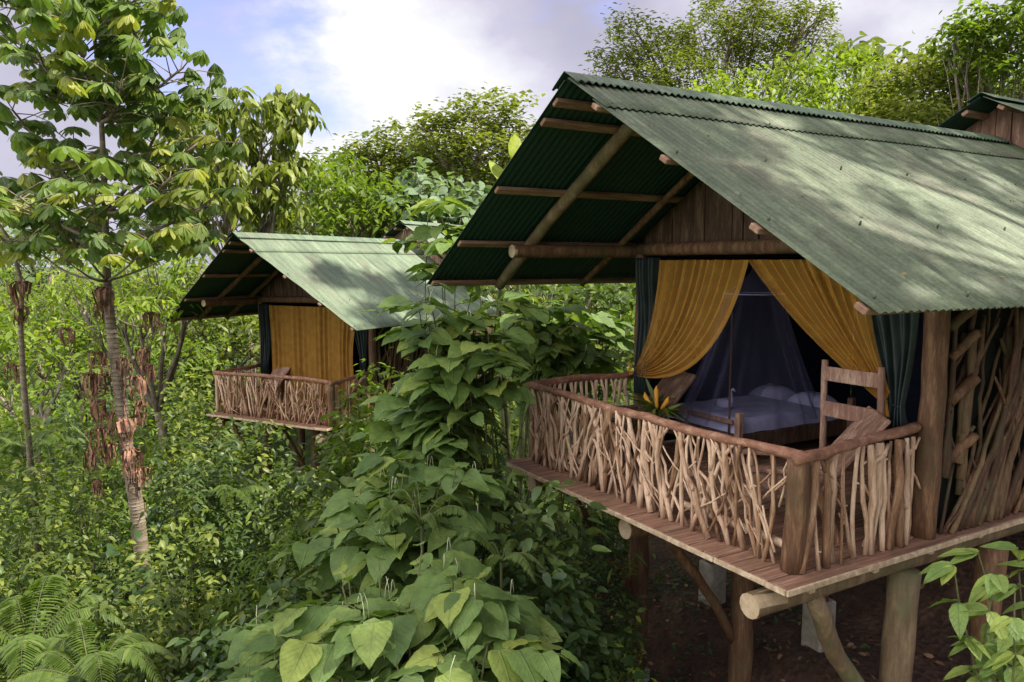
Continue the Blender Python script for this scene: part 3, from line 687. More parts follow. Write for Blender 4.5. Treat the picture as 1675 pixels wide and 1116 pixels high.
    rs = rest.build('stick', M['stick'], railing, True); tag(rs, kind='stuff')
    # ---- right side wall: heavy branches leaning against dark canvas
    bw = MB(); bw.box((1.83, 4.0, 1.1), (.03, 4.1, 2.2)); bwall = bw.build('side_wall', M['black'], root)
    y = 2.02
    for q in range(96):
        if y > 5.9: break
        r = random.choice((.016, .02, .024, .03, .042)); ln = random.uniform(.55, 1.25)
        z1 = random.uniform(1.9, 2.15)
        m_ = random.choice(('log', 'branch', 'branch', 'branch', 'log'))
        stick((1.93 + random.uniform(0, .05), y, 0.0), (1.90 + random.uniform(0, .06), y + ln, z1), r, bwall, m_, 'y', 'branch', amp=.009)
        y += random.uniform(.038, .07)
    for q in range(8):
        y = random.uniform(1.98, 2.75); stick((1.92 + random.uniform(0, .03), y, random.uniform(0, .6)), (1.90, y + random.uniform(.0, .35), random.uniform(1.6, 2.1)), random.uniform(.02, .045), bwall, 'branch', 'y', 'branch', amp=.018)
    # stubby log ends poking out beside the corner post
    for yy, zz in ((2.05, 1.75), (2.08, 1.5), (2.1, 1.12), (2.14, .62)):
        p = MB(); p.tube(wobble((1.9, yy, zz), (2.0, yy + .2, zz + .22), 4, .006), random.uniform(.035, .05), 9, .05); p.build('branch', M['log'], bwall, True)
    # ---- rear block with its own higher roof
    rr = MB(); y0r = lambda ax: 5.70 + (k * .3) * ax
    for s in (-1, 1):
        c2 = corrugated(s, y0r, 9.6, 0.02, 2.6, rz=4.38, sl=.545); rr.add(c2.v, c2.f)
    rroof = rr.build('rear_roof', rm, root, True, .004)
    for s in (-1, 1):
        for ax in (.22, .62, 1.2):
            p = MB(); z = 4.38 - .545 * ax - .05; p.beam((s * ax, 5.74, z), (s * ax, 9.4, z), .09, .05, (s * .545, 0, 1)); p.build('purlin', M['purlin'], rroof)
    cp = MB()
    def capr(u, v):
        ax = (v - .5) * .36; return (ax, 5.68 + u * 3.9, 4.38 + .045 - .545 * abs(ax))
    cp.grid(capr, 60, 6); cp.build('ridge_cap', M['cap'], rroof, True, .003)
    g = MB(); x = -2.0
    while x < 2.0:
        w = random.uniform(.16, .22); zl = 4.38 - .545 * abs(x) - .03; zr = 4.38 - .545 * abs(x + w) - .03; yy = 6.25 + random.uniform(-.01, .01)
        g.add([(x, yy, -.1), (x + w - .012, yy, -.1), (x + w - .012, yy, zr), (x, yy, zl), (x, yy + .03, -.1), (x + w - .012, yy + .03, -.1), (x + w - .012, yy + .03, zr), (x, yy + .03, zl)],
              [(0, 1, 2, 3), (7, 6, 5, 4), (0, 4, 5, 1), (1, 5, 6, 2), (2, 6, 7, 3), (3, 7, 4, 0)]); x += w
    g.build('rear_gable_wall', M['chair'], root)
    b = MB(); b.box((0, 6.6 + 1.2, 1.0), (4.0, 2.5, 2.6)); b.build('rear_block', M['plank'], root)

OX, OY = -5.56, 4.26
cab1 = empty('stilt_cabin', (OX, OY, 0)); tag(cab1, 'large nearest tent cabin on stilts with open amber curtains and branch railing', 'cabin')
cabin(cab1)
cab2 = empty('stilt_cabin', (-18.594, 3.761, -1.491), 0.574); cab2.scale = (1, 1, 1.145)
tag(cab2, 'smaller far tent cabin half hidden by shrubs, with closed amber curtain', 'cabin')
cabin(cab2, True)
def in_cab(root, p):
    s = root.scale; c, sn = math.cos(root.rotation_euler[2]), math.sin(root.rotation_euler[2])
    return (root.location[0] + c * p[0] - sn * p[1], root.location[1] + sn * p[0] + c * p[1], root.location[2] + p[2] * s[2])

# ------------------------------------------------------------------ curtains (near cabin: tied back; far cabin: closed)
def bez(a, b, c, t): return tuple(a[i] * (1 - t) ** 2 + 2 * b[i] * t * (1 - t) + c[i] * t * t for i in range(2))
def tied_curtain(side, root, label):
    mb = MB(); rs = random.Random(4 + side)
    nf = 11
    def fn(u, v):          # u from outer edge to inner edge, v down
        if side < 0:
            top = (-1.38 + 1.40 * u, 2.33)
            end = (-1.76 + .03 * u, 1.00 - .09 * u)
            mid = (-1.42 + (1.12 * u ** 1.1), 1.50 - .62 * u ** 1.3)
        else:
            top = (1.42 - 1.42 * u, 2.33)
            end = (1.62 - .05 * u, 1.20 - .10 * u)
            mid = (1.26 - .55 * u, 1.95 - .28 * u)
        x, z = bez(top, mid, end, v)
        f = math.sin(u * 2 * PI * nf + 1.5 * math.sin(u * 9 + 1) + .9 * math.sin(u * 23) + v * .8) + .35 * math.sin(u * 47 + v * 3); am = .030 * (1 - .45 * v) * (.55 + .45 * math.sin(u * 13 + 2) ** 2)
        return (x + .012 * math.cos(u * 2 * PI * nf) * (1 - v), 1.70 + am * f - .05 * math.sin(PI * v) * (u ** 2), z + .01 * math.sin(u * 60) * v * (1 - v))
    mb.grid(fn, 150, 46)
    if side < 0:   # loose tail beyond the tie
        def tail(u, v): return (-1.76 - .10 * v, 1.66 + .02 * math.sin(u * 14) * v, .95 + (u - .5) * (.05 + .15 * v) + .06 * v)
    else:
        def tail(u, v): return (1.60 + .03 * v + (u - .5) * .05, 1.66 + .012 * math.sin(u * 16), 1.14 - .14 * v)
    mb.grid(tail, 14, 6)
    mb.v = [(x, y - 1.7, z) for x, y, z in mb.v]
    o = mb.build('curtain', M['amber'], None, True); o.location = in_cab(root, (0, 1.7, 0)); tag(o, label, 'curtain', 'amber curtains')
tied_curtain(-1, cab1, 'amber sheer curtain swept to the left and tied by the left post of near cabin')
tied_curtain(1, cab1, 'amber sheer curtain pulled to the right beside green canvas of near cabin')
mb = MB()
def closed(u, v):
    x = -1.42 + 3.0 * u; f = math.sin(u * 2 * PI * 17 + 1.3 * math.sin(u * 9)) * (.5 + .5 * math.sin(u * 23)); q = (1 - .04 * math.sin(PI * v))
    pin = 0.0 if u < .8 else (u - .8) / .2 * .16 * math.sin(PI * v)
    return (x * q - pin, .035 * f, 2.33 * 1.145 * (1 - v) + .05 * v)
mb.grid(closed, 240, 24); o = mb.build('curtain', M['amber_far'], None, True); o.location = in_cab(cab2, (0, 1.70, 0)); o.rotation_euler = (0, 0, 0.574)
tag(o, 'closed amber curtain hanging to the floor of the far cabin', 'curtain', 'amber curtains')

# ------------------------------------------------------------------ furniture
def chair(loc, rz, label, cm='chair'):
    r = empty('slab_chair', loc, rz); tag(r, label, 'chair', 'rustic plank chairs')
    def p(name, fn, m=None):
        m = m or cm
        mb = MB(); fn(mb); mb.build(name, M[m], r)
    for yy in (-.155, .155):       # two wide back slabs, leaning toward +x
        p('back_slab', lambda mb: mb.beam((.20, yy, .30), (.80, yy, 1.04), .30, .038, (1, 0, .8), .008))
    p('seat', lambda mb: [mb.box((-.12 + i * .145, 0, .36 - i * .0), (.135, .62, .03), None, .006) for i in range(3)])
    for yy in (-.30, .30):
        p('leg', lambda mb: mb.tube([(-.20, yy, 0), (-.20, yy, .56)], .032, 8, .03), 'stick')
        p('leg', lambda mb: mb.tube([(.46, yy, 0), (.30, yy, .36), (.22, yy, .58)], .032, 8, .03), 'stick')
        p('armrest', lambda mb: mb.box((.04, yy, .585), (.62, .11, .035), None, .008))
    return r
chair_az = YAW - math.radians(11.5)
t = W(1456, 684, 6.0); ct, st_ = math.cos(chair_az), math.sin(chair_az)
lx, ly = .80, -.30
chair((t[0] - (ct * lx - st_ * ly), t[1] - (st_ * lx + ct * ly), 0), chair_az, 'rustic plank chair with tilted back slabs in the right corner of the near porch')
chair(in_cab(cab1, (-1.25, 1.05, 0)), math.radians(75), 'dark plank chair in shade by the left post of the near porch', 'plank')
chair(in_cab(cab2, (-1.15, .95, 0)), .574 + math.radians(80), 'upright reddish plank chair at the left end of the far porch')
chair(in_cab(cab2, (1.45, .85, 0)), .574 + math.radians(20), 'plank chair at the right end of the far porch beside leafy shrub')

# ladder-like rack by the right curtain
rk = empty('plank_rack', in_cab(cab1, (1.03, 1.62, 0))); tag(rk, 'tall wooden rack with wide plank rungs behind the right curtain', 'rack')
for xx in (0, .56):
    p = MB(); p.tube(wobble((xx - .02, .04, 0), (xx, 0, 1.42), 7, .003, .01), .030, 10, .03); p.build('rack_post', M['chair'], rk, True)
for zz, h in ((1.30, .13), (.98, .14), (.52, .12)):
    p = MB(); p.box((.28, .0, zz), (.54, .022, h), None, .005); p.build('rung', M['chair'], rk)

# low table with flower bowl
tb = empty('side_table', in_cab(cab1, (-1.02, 1.42, 0))); tag(tb, 'low dark plank table carrying the flower bowl on the near porch', 'table')
p = MB(); p.box((0, 0, .50), (.62, .42, .04), None, .008); p.build('tabletop', M['plank'], tb)
for sx in (-.26, .26):
    for sy in (-.16, .16):
        p = MB(); p.tube([(sx, sy, 0), (sx, sy, .48)], .024, 8, .03); p.build('leg', M['plank'], tb, True)
fl = empty('flower_bowl', in_cab(cab1, (-1.02, 1.42, .52))); tag(fl, 'bowl of green leaves with three yellow flower spikes on the low porch table', 'plant')
p = MB(); p.lathe([(.07, 0), (.13, .03), (.155, .09), (.15, .10), (.12, .085), (.0, .08)], n=20); p.build('bowl', M['pot'], fl, True)
for dx, tz, lean in ((-.14, .24, -.05), (.0, .34, 0), (.13, .25, .06)):
    p = MB(); p.tube([(dx * .3, 0, .08), (dx * .8, -.01, .16), (dx + lean, -.02, tz), (dx + lean * 1.3, -.02, tz + .05)], [.005, .022, .028, .004], 8); p.build('flower', M['flower'], fl, True)
Lf = Leaves(); clusters(Lf, rng.normal(0, .03, (22, 3)) + [0, 0, .1], 'strap', 4, .30, .012, .5, .2, (-.1, 1.0), 1.1); Lf.build('leaves', M['mid'], fl)

# bed with linen, swan, net
bx0, bx1, by0, by1 = -1.75, -.50, 2.14, 4.10
bed = empty('bed', in_cab(cab1, (bx0, by0, 0))); tag(bed, 'bed with pale lilac sheets inside the near tent', 'bed')
bw_, bl = bx1 - bx0, by1 - by0
p = MB(); p.box((bw_ / 2, bl / 2, .25), (bw_, bl, .20), None, .01); p.build('bed_frame', M['plank'], bed)
for sx in (0, bw_):
    for sy in (0, bl):
        p = MB(); p.box((sx + (.03 if sx else -.03), sy, .31), (.075, .075, .62), None, .008); p.build('bedpost', M['chair'], bed)
p = MB(); p.box((bw_ / 2, -.02, .50), (bw_ - .08, .035, .05), None, .006); p.build('foot_rail', M['chair'], bed)
p = MB()
def matt(u, v):
    x = u * bw_; y = v * bl; e = min(u, 1 - u, .06) / .06; e2 = min(v, 1 - v, .04) / .04
    return (x, y + .02, .36 + .16 * min(1, (e * e2) ** .35) + .006 * math.sin(x * 17 + y * 5) * math.sin(y * 13))
p.grid(matt, 40, 60); p.build('mattress', M['sheet'], bed, True)
for px_ in (.30, .93):
    p = MB(); c = []
    def pil(u, v):
        a, b = (u - .5) * 2, (v - .5) * 2; h = max(0, (1 - abs(a) ** 3) * (1 - abs(b) ** 3)) ** .5
        return (px_ + a * .26 * (1 + .06 * b * b), bl - .28 + b * .19, .51 + .15 * h)
    p.grid(pil, 18, 14); o = p.build('pillow', M['sheet'], bed, True)
sw = empty('towel_swan', in_cab(cab1, (bx0 + .66, by0 + .42, .525))); tag(sw, 'white towel folded into a swan sitting at the foot of the bed', 'towel')
p = MB(); p.tube([(-.15, 0, .09), (-.11, 0, .06), (-.03, 0, .055), (.05, 0, .06), (.10, 0, .05)], [.01, .05, .07, .055, .012], 10); p.build('body', M['sheet'], sw, True)
p = MB(); p.tube([(.06, 0, .05), (.11, 0, .11), (.09, 0, .19), (.08, 0, .235), (.12, 0, .255), (.155, 0, .235)], [.03, .026, .02, .018, .018, .005], 9); p.build('neck', M['sheet'], sw, True)
net = empty('mosquito_net', in_cab(cab1, (-1.10, 3.0, 0))); tag(net, 'pale sheer mosquito net draped from a hoop over the bed', 'net')
p = MB()
def nf_(u, v):
    a = u * 2 * PI; r0 = .36; q = v ** 1.3
    rx = r0 + (.66 - r0) * q; ry = r0 + (1.02 - r0) * q; pl = 1 + .05 * math.sin(a * 15) * (0.3 + v) + .03 * math.sin(a * 7 + 1)
    return (rx * math.cos(a) * pl, ry * math.sin(a) * pl, 1.92 - 1.55 * v + .04 * math.sin(a * 4) * v)
p.grid(nf_, 150, 20)
def nt_(u, v):
    a = u * 2 * PI; return (.36 * v * math.cos(a), .36 * v * math.sin(a), 2.30 - .38 * v ** .6)
p.grid(nt_, 60, 6); p.build('netting', M['net'], net, True)
p = MB(); p.tube([(.36 * math.cos(a), .36 * math.sin(a), 1.92) for a in np.linspace(0, 2 * PI, 33)], .008, 6); p.build('hoop', M['sheet'], net, True)
p = MB(); p.tube(wobble((-.52 + 1.0 - 0, -.86, .3), (-.52 + 1.0, -.86, 1.75), 5, .002), .012, 7); p.build('net_pole', M['plank'], net, True)

# ------------------------------------------------------------------ vegetation
UP = np.array([0, 0, 1.0])
def base_at(px, F):
    p = W(px, HOR, F); return p[0], p[1], gz(p[0], p[1])
def limb(mb, a, b, r0, r1, amp=0.03, n=6, sides=7, sag=0.0):
    L = (Vector(b) - Vector(a)).length
    pts = wobble(a, b, n, amp * L / n, 0.04 * L)
    if sag: pts = [p + Vector((0, 0, sag * math.sin(PI * i / n))) for i, p in enumerate(pts)]
    mb.tube(pts, [r0 + (r1 - r0) * i / n for i in range(n + 1)], sides, .05); return pts

def tree(name, label, px, F, blobs, leaf, m, size, per, k=6, tint=.5, trunk=.14, bark='bark', cat='tree', group=None, width=1.0, droop=(-.7, .25), spread=None, shell=.5, fork=None, flat=False, trunk_px=None):
    """blobs: (px, py, dF, rx_px, ry_px) clumps of the crown; sizes in photo pixels at that distance"""
    bx, by, bz = base_at(px if trunk_px is None else trunk_px, F)
    root = empty(name, (bx, by, bz)); tag(root, label, cat, group)
    o = np.array([bx, by, bz]); L = Leaves(); wood_ = MB()
    cs = []
    for q in blobs:
        c = W(q[0], q[1], F + q[2]) - o; s = (F + q[2]) / FPX
        cs.append((c, np.array([q[3] * s, q[3] * s * (1.0 if not flat else 1.1), q[4] * s]), q[5] if len(q) > 5 else 0))
    top = max(c[2] for c, r, _ in cs); fz = fork if fork is not None else .35
    mean = sum(c for c, r, _ in cs) / len(cs)
    f = np.array([mean[0] * .5, mean[1] * .5, max(top * fz, .5)])
    limb(wood_, (0, 0, -.3), f, trunk * 1.25, trunk * .8, .05, 7, 10)
    for c, r, dt in cs:
        pts = limb(wood_, f, c - [0, 0, r[2] * .3], trunk * .6, trunk * .2, .10, 7, 6)
        n = int(per * (r[0] * r[2]) / size ** 2 / 6) + 6
        P = ell_points(c, r, n, shell)
        for qn in range(min(9, n)):
            e = P[qn * (n // 9 or 1) % len(P)]; limb(wood_, pts[random.randint(3, 6)], e, trunk * .16, trunk * .05, .10, 4, 5)
        clusters(L, P, leaf, k, size, spread if spread is not None else size * .45, tint + dt + rng.normal(0, .1, len(P)), .14, droop, width)
    wood_.build('trunk', M[bark], root, True)
    L.build('crown', M[m], root)
    return root

def shrub(name, label, px, F, top_py, w_px, leaf, m, size, n=60, k=7, tint=.5, cat='shrub', group=None, width=1.0, droop=(-.7, .3), stems=7, depth=1.0, uv=False, low=.0):
    """rounded bush whose stems rise from the ground; top at a photo height"""
    bx, by, bz = base_at(px, F); topz = W(px, top_py, F)[2]; h = max(topz - bz, .35); w = w_px * F / FPX
    root = empty(name, (bx, by, bz)); tag(root, label, cat, group)
    L = Leaves(); st = MB(); tips = []
    for i in range(stems):
        a = 2 * PI * (i + random.random() * .8) / stems; rr = w * .5 * random.uniform(.25, .9)
        tip = (rr * math.cos(a), rr * depth * math.sin(a), h * random.uniform(.72, .98) * (1 - .3 * (rr / (w * .5 + .01)) ** 2))
        limb(st, (random.uniform(-.08, .08), random.uniform(-.08, .08), -.1), np.array(tip) * [1, 1, .85], .010 + .004 * h, .004, .10, 6, 5, .04 * h); tips.append(tip)
    r = np.array([w * .5, w * .5 * depth, h * (.5 - low * .5)])
    n = int(n * 1.7); P = ell_points(np.array([0, 0, h * (.5 + low * .5)]), r, n, .45, -.8)
    P[:, 2] = np.clip(P[:, 2], .03, h)
    clusters(L, P, leaf, k, size, size * .38, tint + rng.normal(0, .12, len(P)), .13, droop, width)
    st.build('stems', M['stem'], root, True); L.build('foliage', M[m], root, uv)
    return root

# ---- large-leaved pepper shrubs (broad heart leaves, white curling spikes)
def pepper(px, F, tips, label, size=.36, seed=0, nl_=9, extra=1):
    """tips: (px, py, dF) tops of the leafy shoots"""
    bx, by, bz = base_at(px, F); o = np.array([bx, by, bz])
    root = empty('pepper_shrub', (bx, by, bz)); tag(root, label, 'shrub', 'large leaved pepper shrubs')
    L = Leaves(); st = MB()
    tips = list(tips) + [(q[0] + random.uniform(-50, 15), q[1] + random.uniform(10, 60), q[2] + random.uniform(-.35, .35)) for q in tips for _ in range(extra)]
    for q in tips:
        tip = W(q[0], q[1], F + q[2]) - o; sc = q[3] if len(q) > 3 else 1
        b0 = np.array([random.uniform(-.2, .2), random.uniform(-.2, .2), -.1])
        b0[:2] += tip[:2] * .2
        pts = limb(st, b0, tip, .014, .006, .06, 10, 6)
        P = []; D = []; U = []; S = []
        def leaf_at(p, az, e, s, pet):
            d = np.array([math.cos(az), math.sin(az), .25]); b = p + d * pet
            st.tube([p, (p + b) / 2 + [0, 0, .008], b], [.004, .0035, .003], 4)
            P.append(b); D.append([math.cos(az) * math.cos(e), math.sin(az) * math.cos(e), math.sin(e)]); U.append(UP + rng.normal(0, .26, 3)); S.append(size * sc * s)
        for i in range(5):      # leaves on the leading shoot
            j = 10 - i; p = np.array(pts[j]) if i else np.array(pts[10])
            if p[2] < .3: break
            if (i > 0) and np.linalg.norm(np.array(pts[10]) - p) > .9: break
            leaf_at(p, i * 2.4 + seed + random.uniform(-.4, .4), random.uniform(-.5, .3), (.45, .7, .95, 1, 1)[i] * random.uniform(.8, 1.1), random.uniform(.05, .14))
        ta = random.uniform(0, 2 * PI)
        for w_ in range(3):     # side sprays held nearly level
            ta += 2.1 + random.uniform(-.4, .4); dn = random.uniform(.0, .55); p0 = np.array(tip) - [0, 0, dn] + (np.array(pts[8]) - np.array(pts[10])) * [1, 1, 0] * min(dn, .4)
            ln = random.uniform(.28, .55) * sc; td = np.array([math.cos(ta), math.sin(ta), random.uniform(-.05, .35)])
            q = [p0 + td * ln * s_ - [0, 0, .18 * ln * s_ * s_] for s_ in (0, .25, .5, .75, 1)]
            st.tube(q, [.006, .0055, .005, .004, .003], 5)
            for i in range(6):
                s_ = 1 - i * .17; p = p0 + td * ln * s_ - [0, 0, .18 * ln * s_ * s_]
                az = ta + ((-1) ** i) * (random.uniform(.75, 1.35) if i else .1)
                leaf_at(p, az, random.uniform(-.45, .12), (.62, .8, .95, 1, 1, .95)[i] * random.uniform(.75, 1.1), random.uniform(.03, .09))
            if random.random() < .45:
                sp = MB(); hgt = random.uniform(.10, .20); sx, sy = random.uniform(-.05, .05), random.uniform(-.05, .05); b = p0 + td * ln * .8
                if random.random() < .55: sp.tube([b + [sx * s_, sy * s_, hgt * math.sin(min(s_ * 2.3, 3.0)) * .8] for s_ in np.linspace(0, 1.35, 8)], [.0028] * 7 + [.0015], 5)
                else: sp.tube([b, b + [sx * .3, sy * .3, hgt * .6], b + [sx, sy, hgt]], [.003, .0028, .0015], 5)
                sp.build('flower_spike', M['spike'], root, True)
        L.add('heart', P, D, U, S, .45 + rng.normal(0, .24, len(P)), random.uniform(.85, 1.1))
    st.build('stems', M['stem'], root, True); L.build('foliage', M['piper'], root, True)
    return root
pepper(780, 8.0, [(700, 470, -.4), (745, 500, 0), (700, 540, -.2), (790, 520, 0), (815, 480, .1), (905, 495, 2.6), (790, 550, -.3), (760, 590, -.5), (760, 590, 0), (720, 620, .2), (930, 520, 2.8), (760, 660, -.4), (690, 650, .2), (880, 470, 2.6), (745, 660, -.2), (690, 700, -.2), (930, 540, 2.8)], 'tallest pepper shrub with broad leaves reaching both roofs, left of near railing', .34, 1)
pepper(700, 6.6, [(660, 770, 0), (700, 745, .3), (745, 770, -.2), (640, 830, .1), (700, 830, -.4), (590, 800, .3)], 'pepper shrub at middle height with pale curling spikes below the far porch', .33, 2)
pepper(640, 5.2, [(560, 960, 0), (620, 930, .2), (690, 900, .1), (740, 960, -.2), (800, 960, 0), (670, 1010, -.4), (590, 1040, -.5), (730, 1060, -.6), (820, 1010, .2), (480, 1040, 0), (520, 1000, .3), (650, 1090, -.7), (700, 940, .4)], 'pepper shrub with wide pale leaves at the bottom centre foreground', .31, 3)
pepper(440, 4.8, [(400, 1100, 0), (450, 1070, .2), (500, 1100, -.2), (350, 1120, .1), (560, 1110, -.3)], 'low pepper shrub with upright white spikes at the bottom edge left of centre', .26, 4)
pepper(800, 4.6, [(830, 1040, .2), (790, 1090, 0), (850, 1110, .3)], 'pepper shrub at the bottom edge just right of centre', .30, 5)
pepper(730, 11.5, [(735, 330, 0), (765, 345, .4), (700, 350, .3), (790, 390, -.2), (748, 392, -.4), (720, 410, 0)], 'tall pale pepper shrub rising between the two cabin roofs', .42, 6, extra=0)

pepper(915, 11.2, [(850, 520, 0), (890, 500, .3), (930, 510, -.2), (960, 540, 0), (910, 560, -.4), (870, 580, .1), (990, 510, .4)], 'pepper shrub seen under the near roof eave behind the left end of the railing', .40, 7)
# ---- the pumpwood tree
def palmate(L, P, D, r, tint, fingers=9, droop=.35):
    """one palmate leaf: fingers round the end P of a petiole that points along D"""
    P = np.asarray(P, float); D = nrm(np.asarray(D, float)); n0 = nrm(UP * 1.0 + D * .35 + rng.normal(0, .18, 3)); a = nrm(np.cross(n0, D)); b = np.cross(a, n0)
    ks = np.arange(fingers); th = (ks + .5) / fingers * 2 * PI * .92 + PI * 1.08
    dirs = np.stack([a * math.sin(t_) + b * -math.cos(t_) - n0 * (droop + .1 * math.sin(3 * t_)) for t_ in th])
    L.add('finger', np.repeat(P[None], fingers, 0), dirs, np.repeat(n0[None], fingers, 0), r * (.72 + .28 * np.cos(th - PI - PI)) * rng.uniform(.9, 1.08, fingers), tint + rng.normal(0, .06, fingers), 1.45)
bx, by, bz = base_at(228, 9.6)
cec = empty('pumpwood_tree', (bx, by, bz)); tag(cec, 'tall pumpwood tree with ringed pale trunk, hand shaped leaves and hanging dead leaves', 'tree')
co = np.array([bx, by, bz]); wp = MB()
tr = [(228, 875), (222, 820), (208, 740), (200, 670), (190, 600), (180, 520), (175, 460), (173, 400), (172, 350), (170, 280), (166, 200), (160, 110), (150, 20), (145, -60)]
tp = [W(a, b, 9.6) - co for a, b in tr]; tp[0] = tp[0]; tpts = [np.array([.05, 0, -.3])] + tp
wp.tube(tpts, [.10, .092, .086, .08, .074, .068, .060, .050, .042, .04, .035, .03, .025, .02, .014], 12, .02)
for i in range(60):     # leaf scars ring the stem
    z0 = tpts[1]; t_ = i / 60 * 6; j = int(t_); p = np.array(tpts[j + 1]) * (1 - t_ + j) + np.array(tpts[j + 2]) * (t_ - j); rr = .0928 - .0045 * t_
    wp.tube([p + [rr * math.cos(a), rr * math.sin(a), 0] for a in np.linspace(0, 2 * PI, 13)], .0045, 4, cap=False)
Lc = Leaves()
def cec_branch(i0, tips, r0):
    for q in tips:
        e = W(q[0], q[1], 9.6 + q[2]) - co; s = np.array(tpts[i0]); pts = limb(wp, s, e, r0, r0 * .55, .04, 7, 7, -.08)
        nl = int(q[3] * 2.7 + .5)
        for k in range(nl):
            az = k * 2.4 + random.random(); el = random.uniform(-.25, .7); L_ = random.uniform(.32, .62)
            d = np.array([math.cos(az) * math.cos(el), math.sin(az) * math.cos(el), math.sin(el)])
            p0 = np.array(pts[7]) - (np.array(pts[7]) - np.array(pts[6])) * (k * .19); p1 = p0 + d * L_ + [0, 0, .05]
            wp.tube([p0, (p0 + p1) / 2 + [0, 0, .04], p1], [.008, .006, .005], 5)
            palmate(Lc, p1, d, random.uniform(.21, .32), random.choice((.2, .35, .45, .5, .5, .6, .7, .95)), random.choice((9, 10, 11)), random.uniform(.2, .75))
cec_branch(9, [(60, 250, -.5, 7), (20, 180, .4, 7), (90, 330, -.8, 6), (280, 290, -.6, 7), (330, 230, .2, 8), (270, 180, .6, 8), (120, 230, .9, 7)], .028)
cec_branch(8, [(40, 350, .5, 6), (290, 390, -.9, 6), (240, 330, 1.0, 7), (-20, 300, .2, 6), (330, 340, .1, 5), (-10, 400, -.4, 6), (90, 380, .7, 5)], .028)
cec_branch(11, [(60, 90, -.3, 8), (10, 30, .5, 8), (120, 40, -.6, 8), (230, 60, .4, 8), (300, 110, -.4, 8), (200, 130, -.8, 8), (340, 160, .3, 7), (110, 140, .6, 7)], .024)
cec_branch(13, [(60, -20, .2, 8), (160, -10, .4, 8), (240, -10, -.3, 8), (-20, -10, 0, 7), (250, 30, .8, 7), (150, 60, -.7, 8)], .018)
cec_branch(7, [(105, 425, -.9, 2), (225, 420, -1.0, 3), (30, 320, -1.6, 4), (150, 300, -1.2, 4), (300, 400, .6, 4), (50, 390, .8, 4)], .016)
Lc.build('crown', M['cecropia'], cec, True)
wp.build('trunk', M['bark_pale'], cec, True)
def dead_leaf(p, size, parent):
    mb = MB(); c = np.asarray(p, float)
    for k in range(random.randint(13, 17)):
        az = 2 * PI * random.random(); r = size * random.uniform(.2, .55); l = size * random.uniform(.7, 1.5); tw = random.uniform(-1.5, 1.5); w = size * random.uniform(.035, .075); cu = random.uniform(1, 3.5)
        def fn(u, v):
            a = az + tw * v * .5; rr = r * (math.sin(min(v * 3.2, PI * .62)) * (1.1 - .45 * v) + .35 * v * math.sin(cu * v * 3 + k)); z = .22 * size * math.sin(v * 3.2) * (v < .5) - l * max(v - .12, 0) ** 1.1
            ww = w * (math.sin(PI * min(v * .9 + .08, 1)) ** .6); ta = a + PI / 2 + tw * v * 2
            return (c[0] + rr * math.cos(a) + (u - .5) * ww * 2 * math.cos(ta), c[1] + rr * math.sin(a) + (u - .5) * ww * 2 * math.sin(ta), c[2] + z + .02 * math.sin(v * 20 + k) + .02 * abs(u - .5))
        mb.grid(fn, 3, 9)
    mb.tube([c + [0, 0, .0], c + [.01, 0, size * .35], c + [.05 * random.choice((-1, 1)), 0, size * .7]], [.006, .005, .004], 5)
    return mb.build('dead_leaf', M['dry'], parent, True)
for q in ((172, 475, .30, -.1), (165, 500, .2, .1), (160, 580, .26, -.15), (150, 615, .30, -.1), (178, 615, .24, .15), (200, 590, .22, -.1), (218, 620, .26, -.15), (232, 575, .22, 0), (160, 660, .28, -.1), (185, 680, .26, .2), (205, 690, .30, -.2),
          (165, 705, .32, -.1), (232, 660, .26, .1), (212, 740, .32, -.2), (155, 740, .26, 0), (228, 770, .28, -.1), (182, 730, .26, -.1), (160, 790, .2, .05), (243, 600, .2, .1), (248, 515, .22, .3), (225, 825, .22, .1)):
    dead_leaf(W(q[0], q[1], 9.6 + q[3]) - co, q[2], cec)
# a neighbour of the same kind, only its dead leaves and thin stem show at the far left
bx, by, bz = base_at(35, 10.5); t2 = empty('pumpwood_tree', (bx, by, bz)); tag(t2, 'young pumpwood at the left edge with dead leaves hanging on a thin stem', 'tree')
o2 = np.array([bx, by, bz]); mb = MB(); mb.tube([(0, 0, -.2)] + [tuple(W(a, b, 10.5) - o2) for a, b in ((38, 620), (34, 540), (36, 470), (20, 400), (-20, 340))], [.05, .04, .035, .03, .025, .02], 8); mb.build('trunk', M['bark_pale'], t2, True)
for a, b, s in ((36, 465, .34), (34, 505, .28), (108, 540, .22), (20, 600, .2)): dead_leaf(W(a, b, 10.5) - o2, s, t2)
L2 = Leaves()
for a, b in ((-10, 330), (25, 350), (-30, 380), (10, 300), (40, 310), (10, 410)):
    p = W(a, b, 10.5) - o2; palmate(L2, p, rand_dirs(1, -.2, .5)[0], .42, random.choice((.5, .9, 1.0)))
L2.build('crown', M['cecropia'], t2, True)

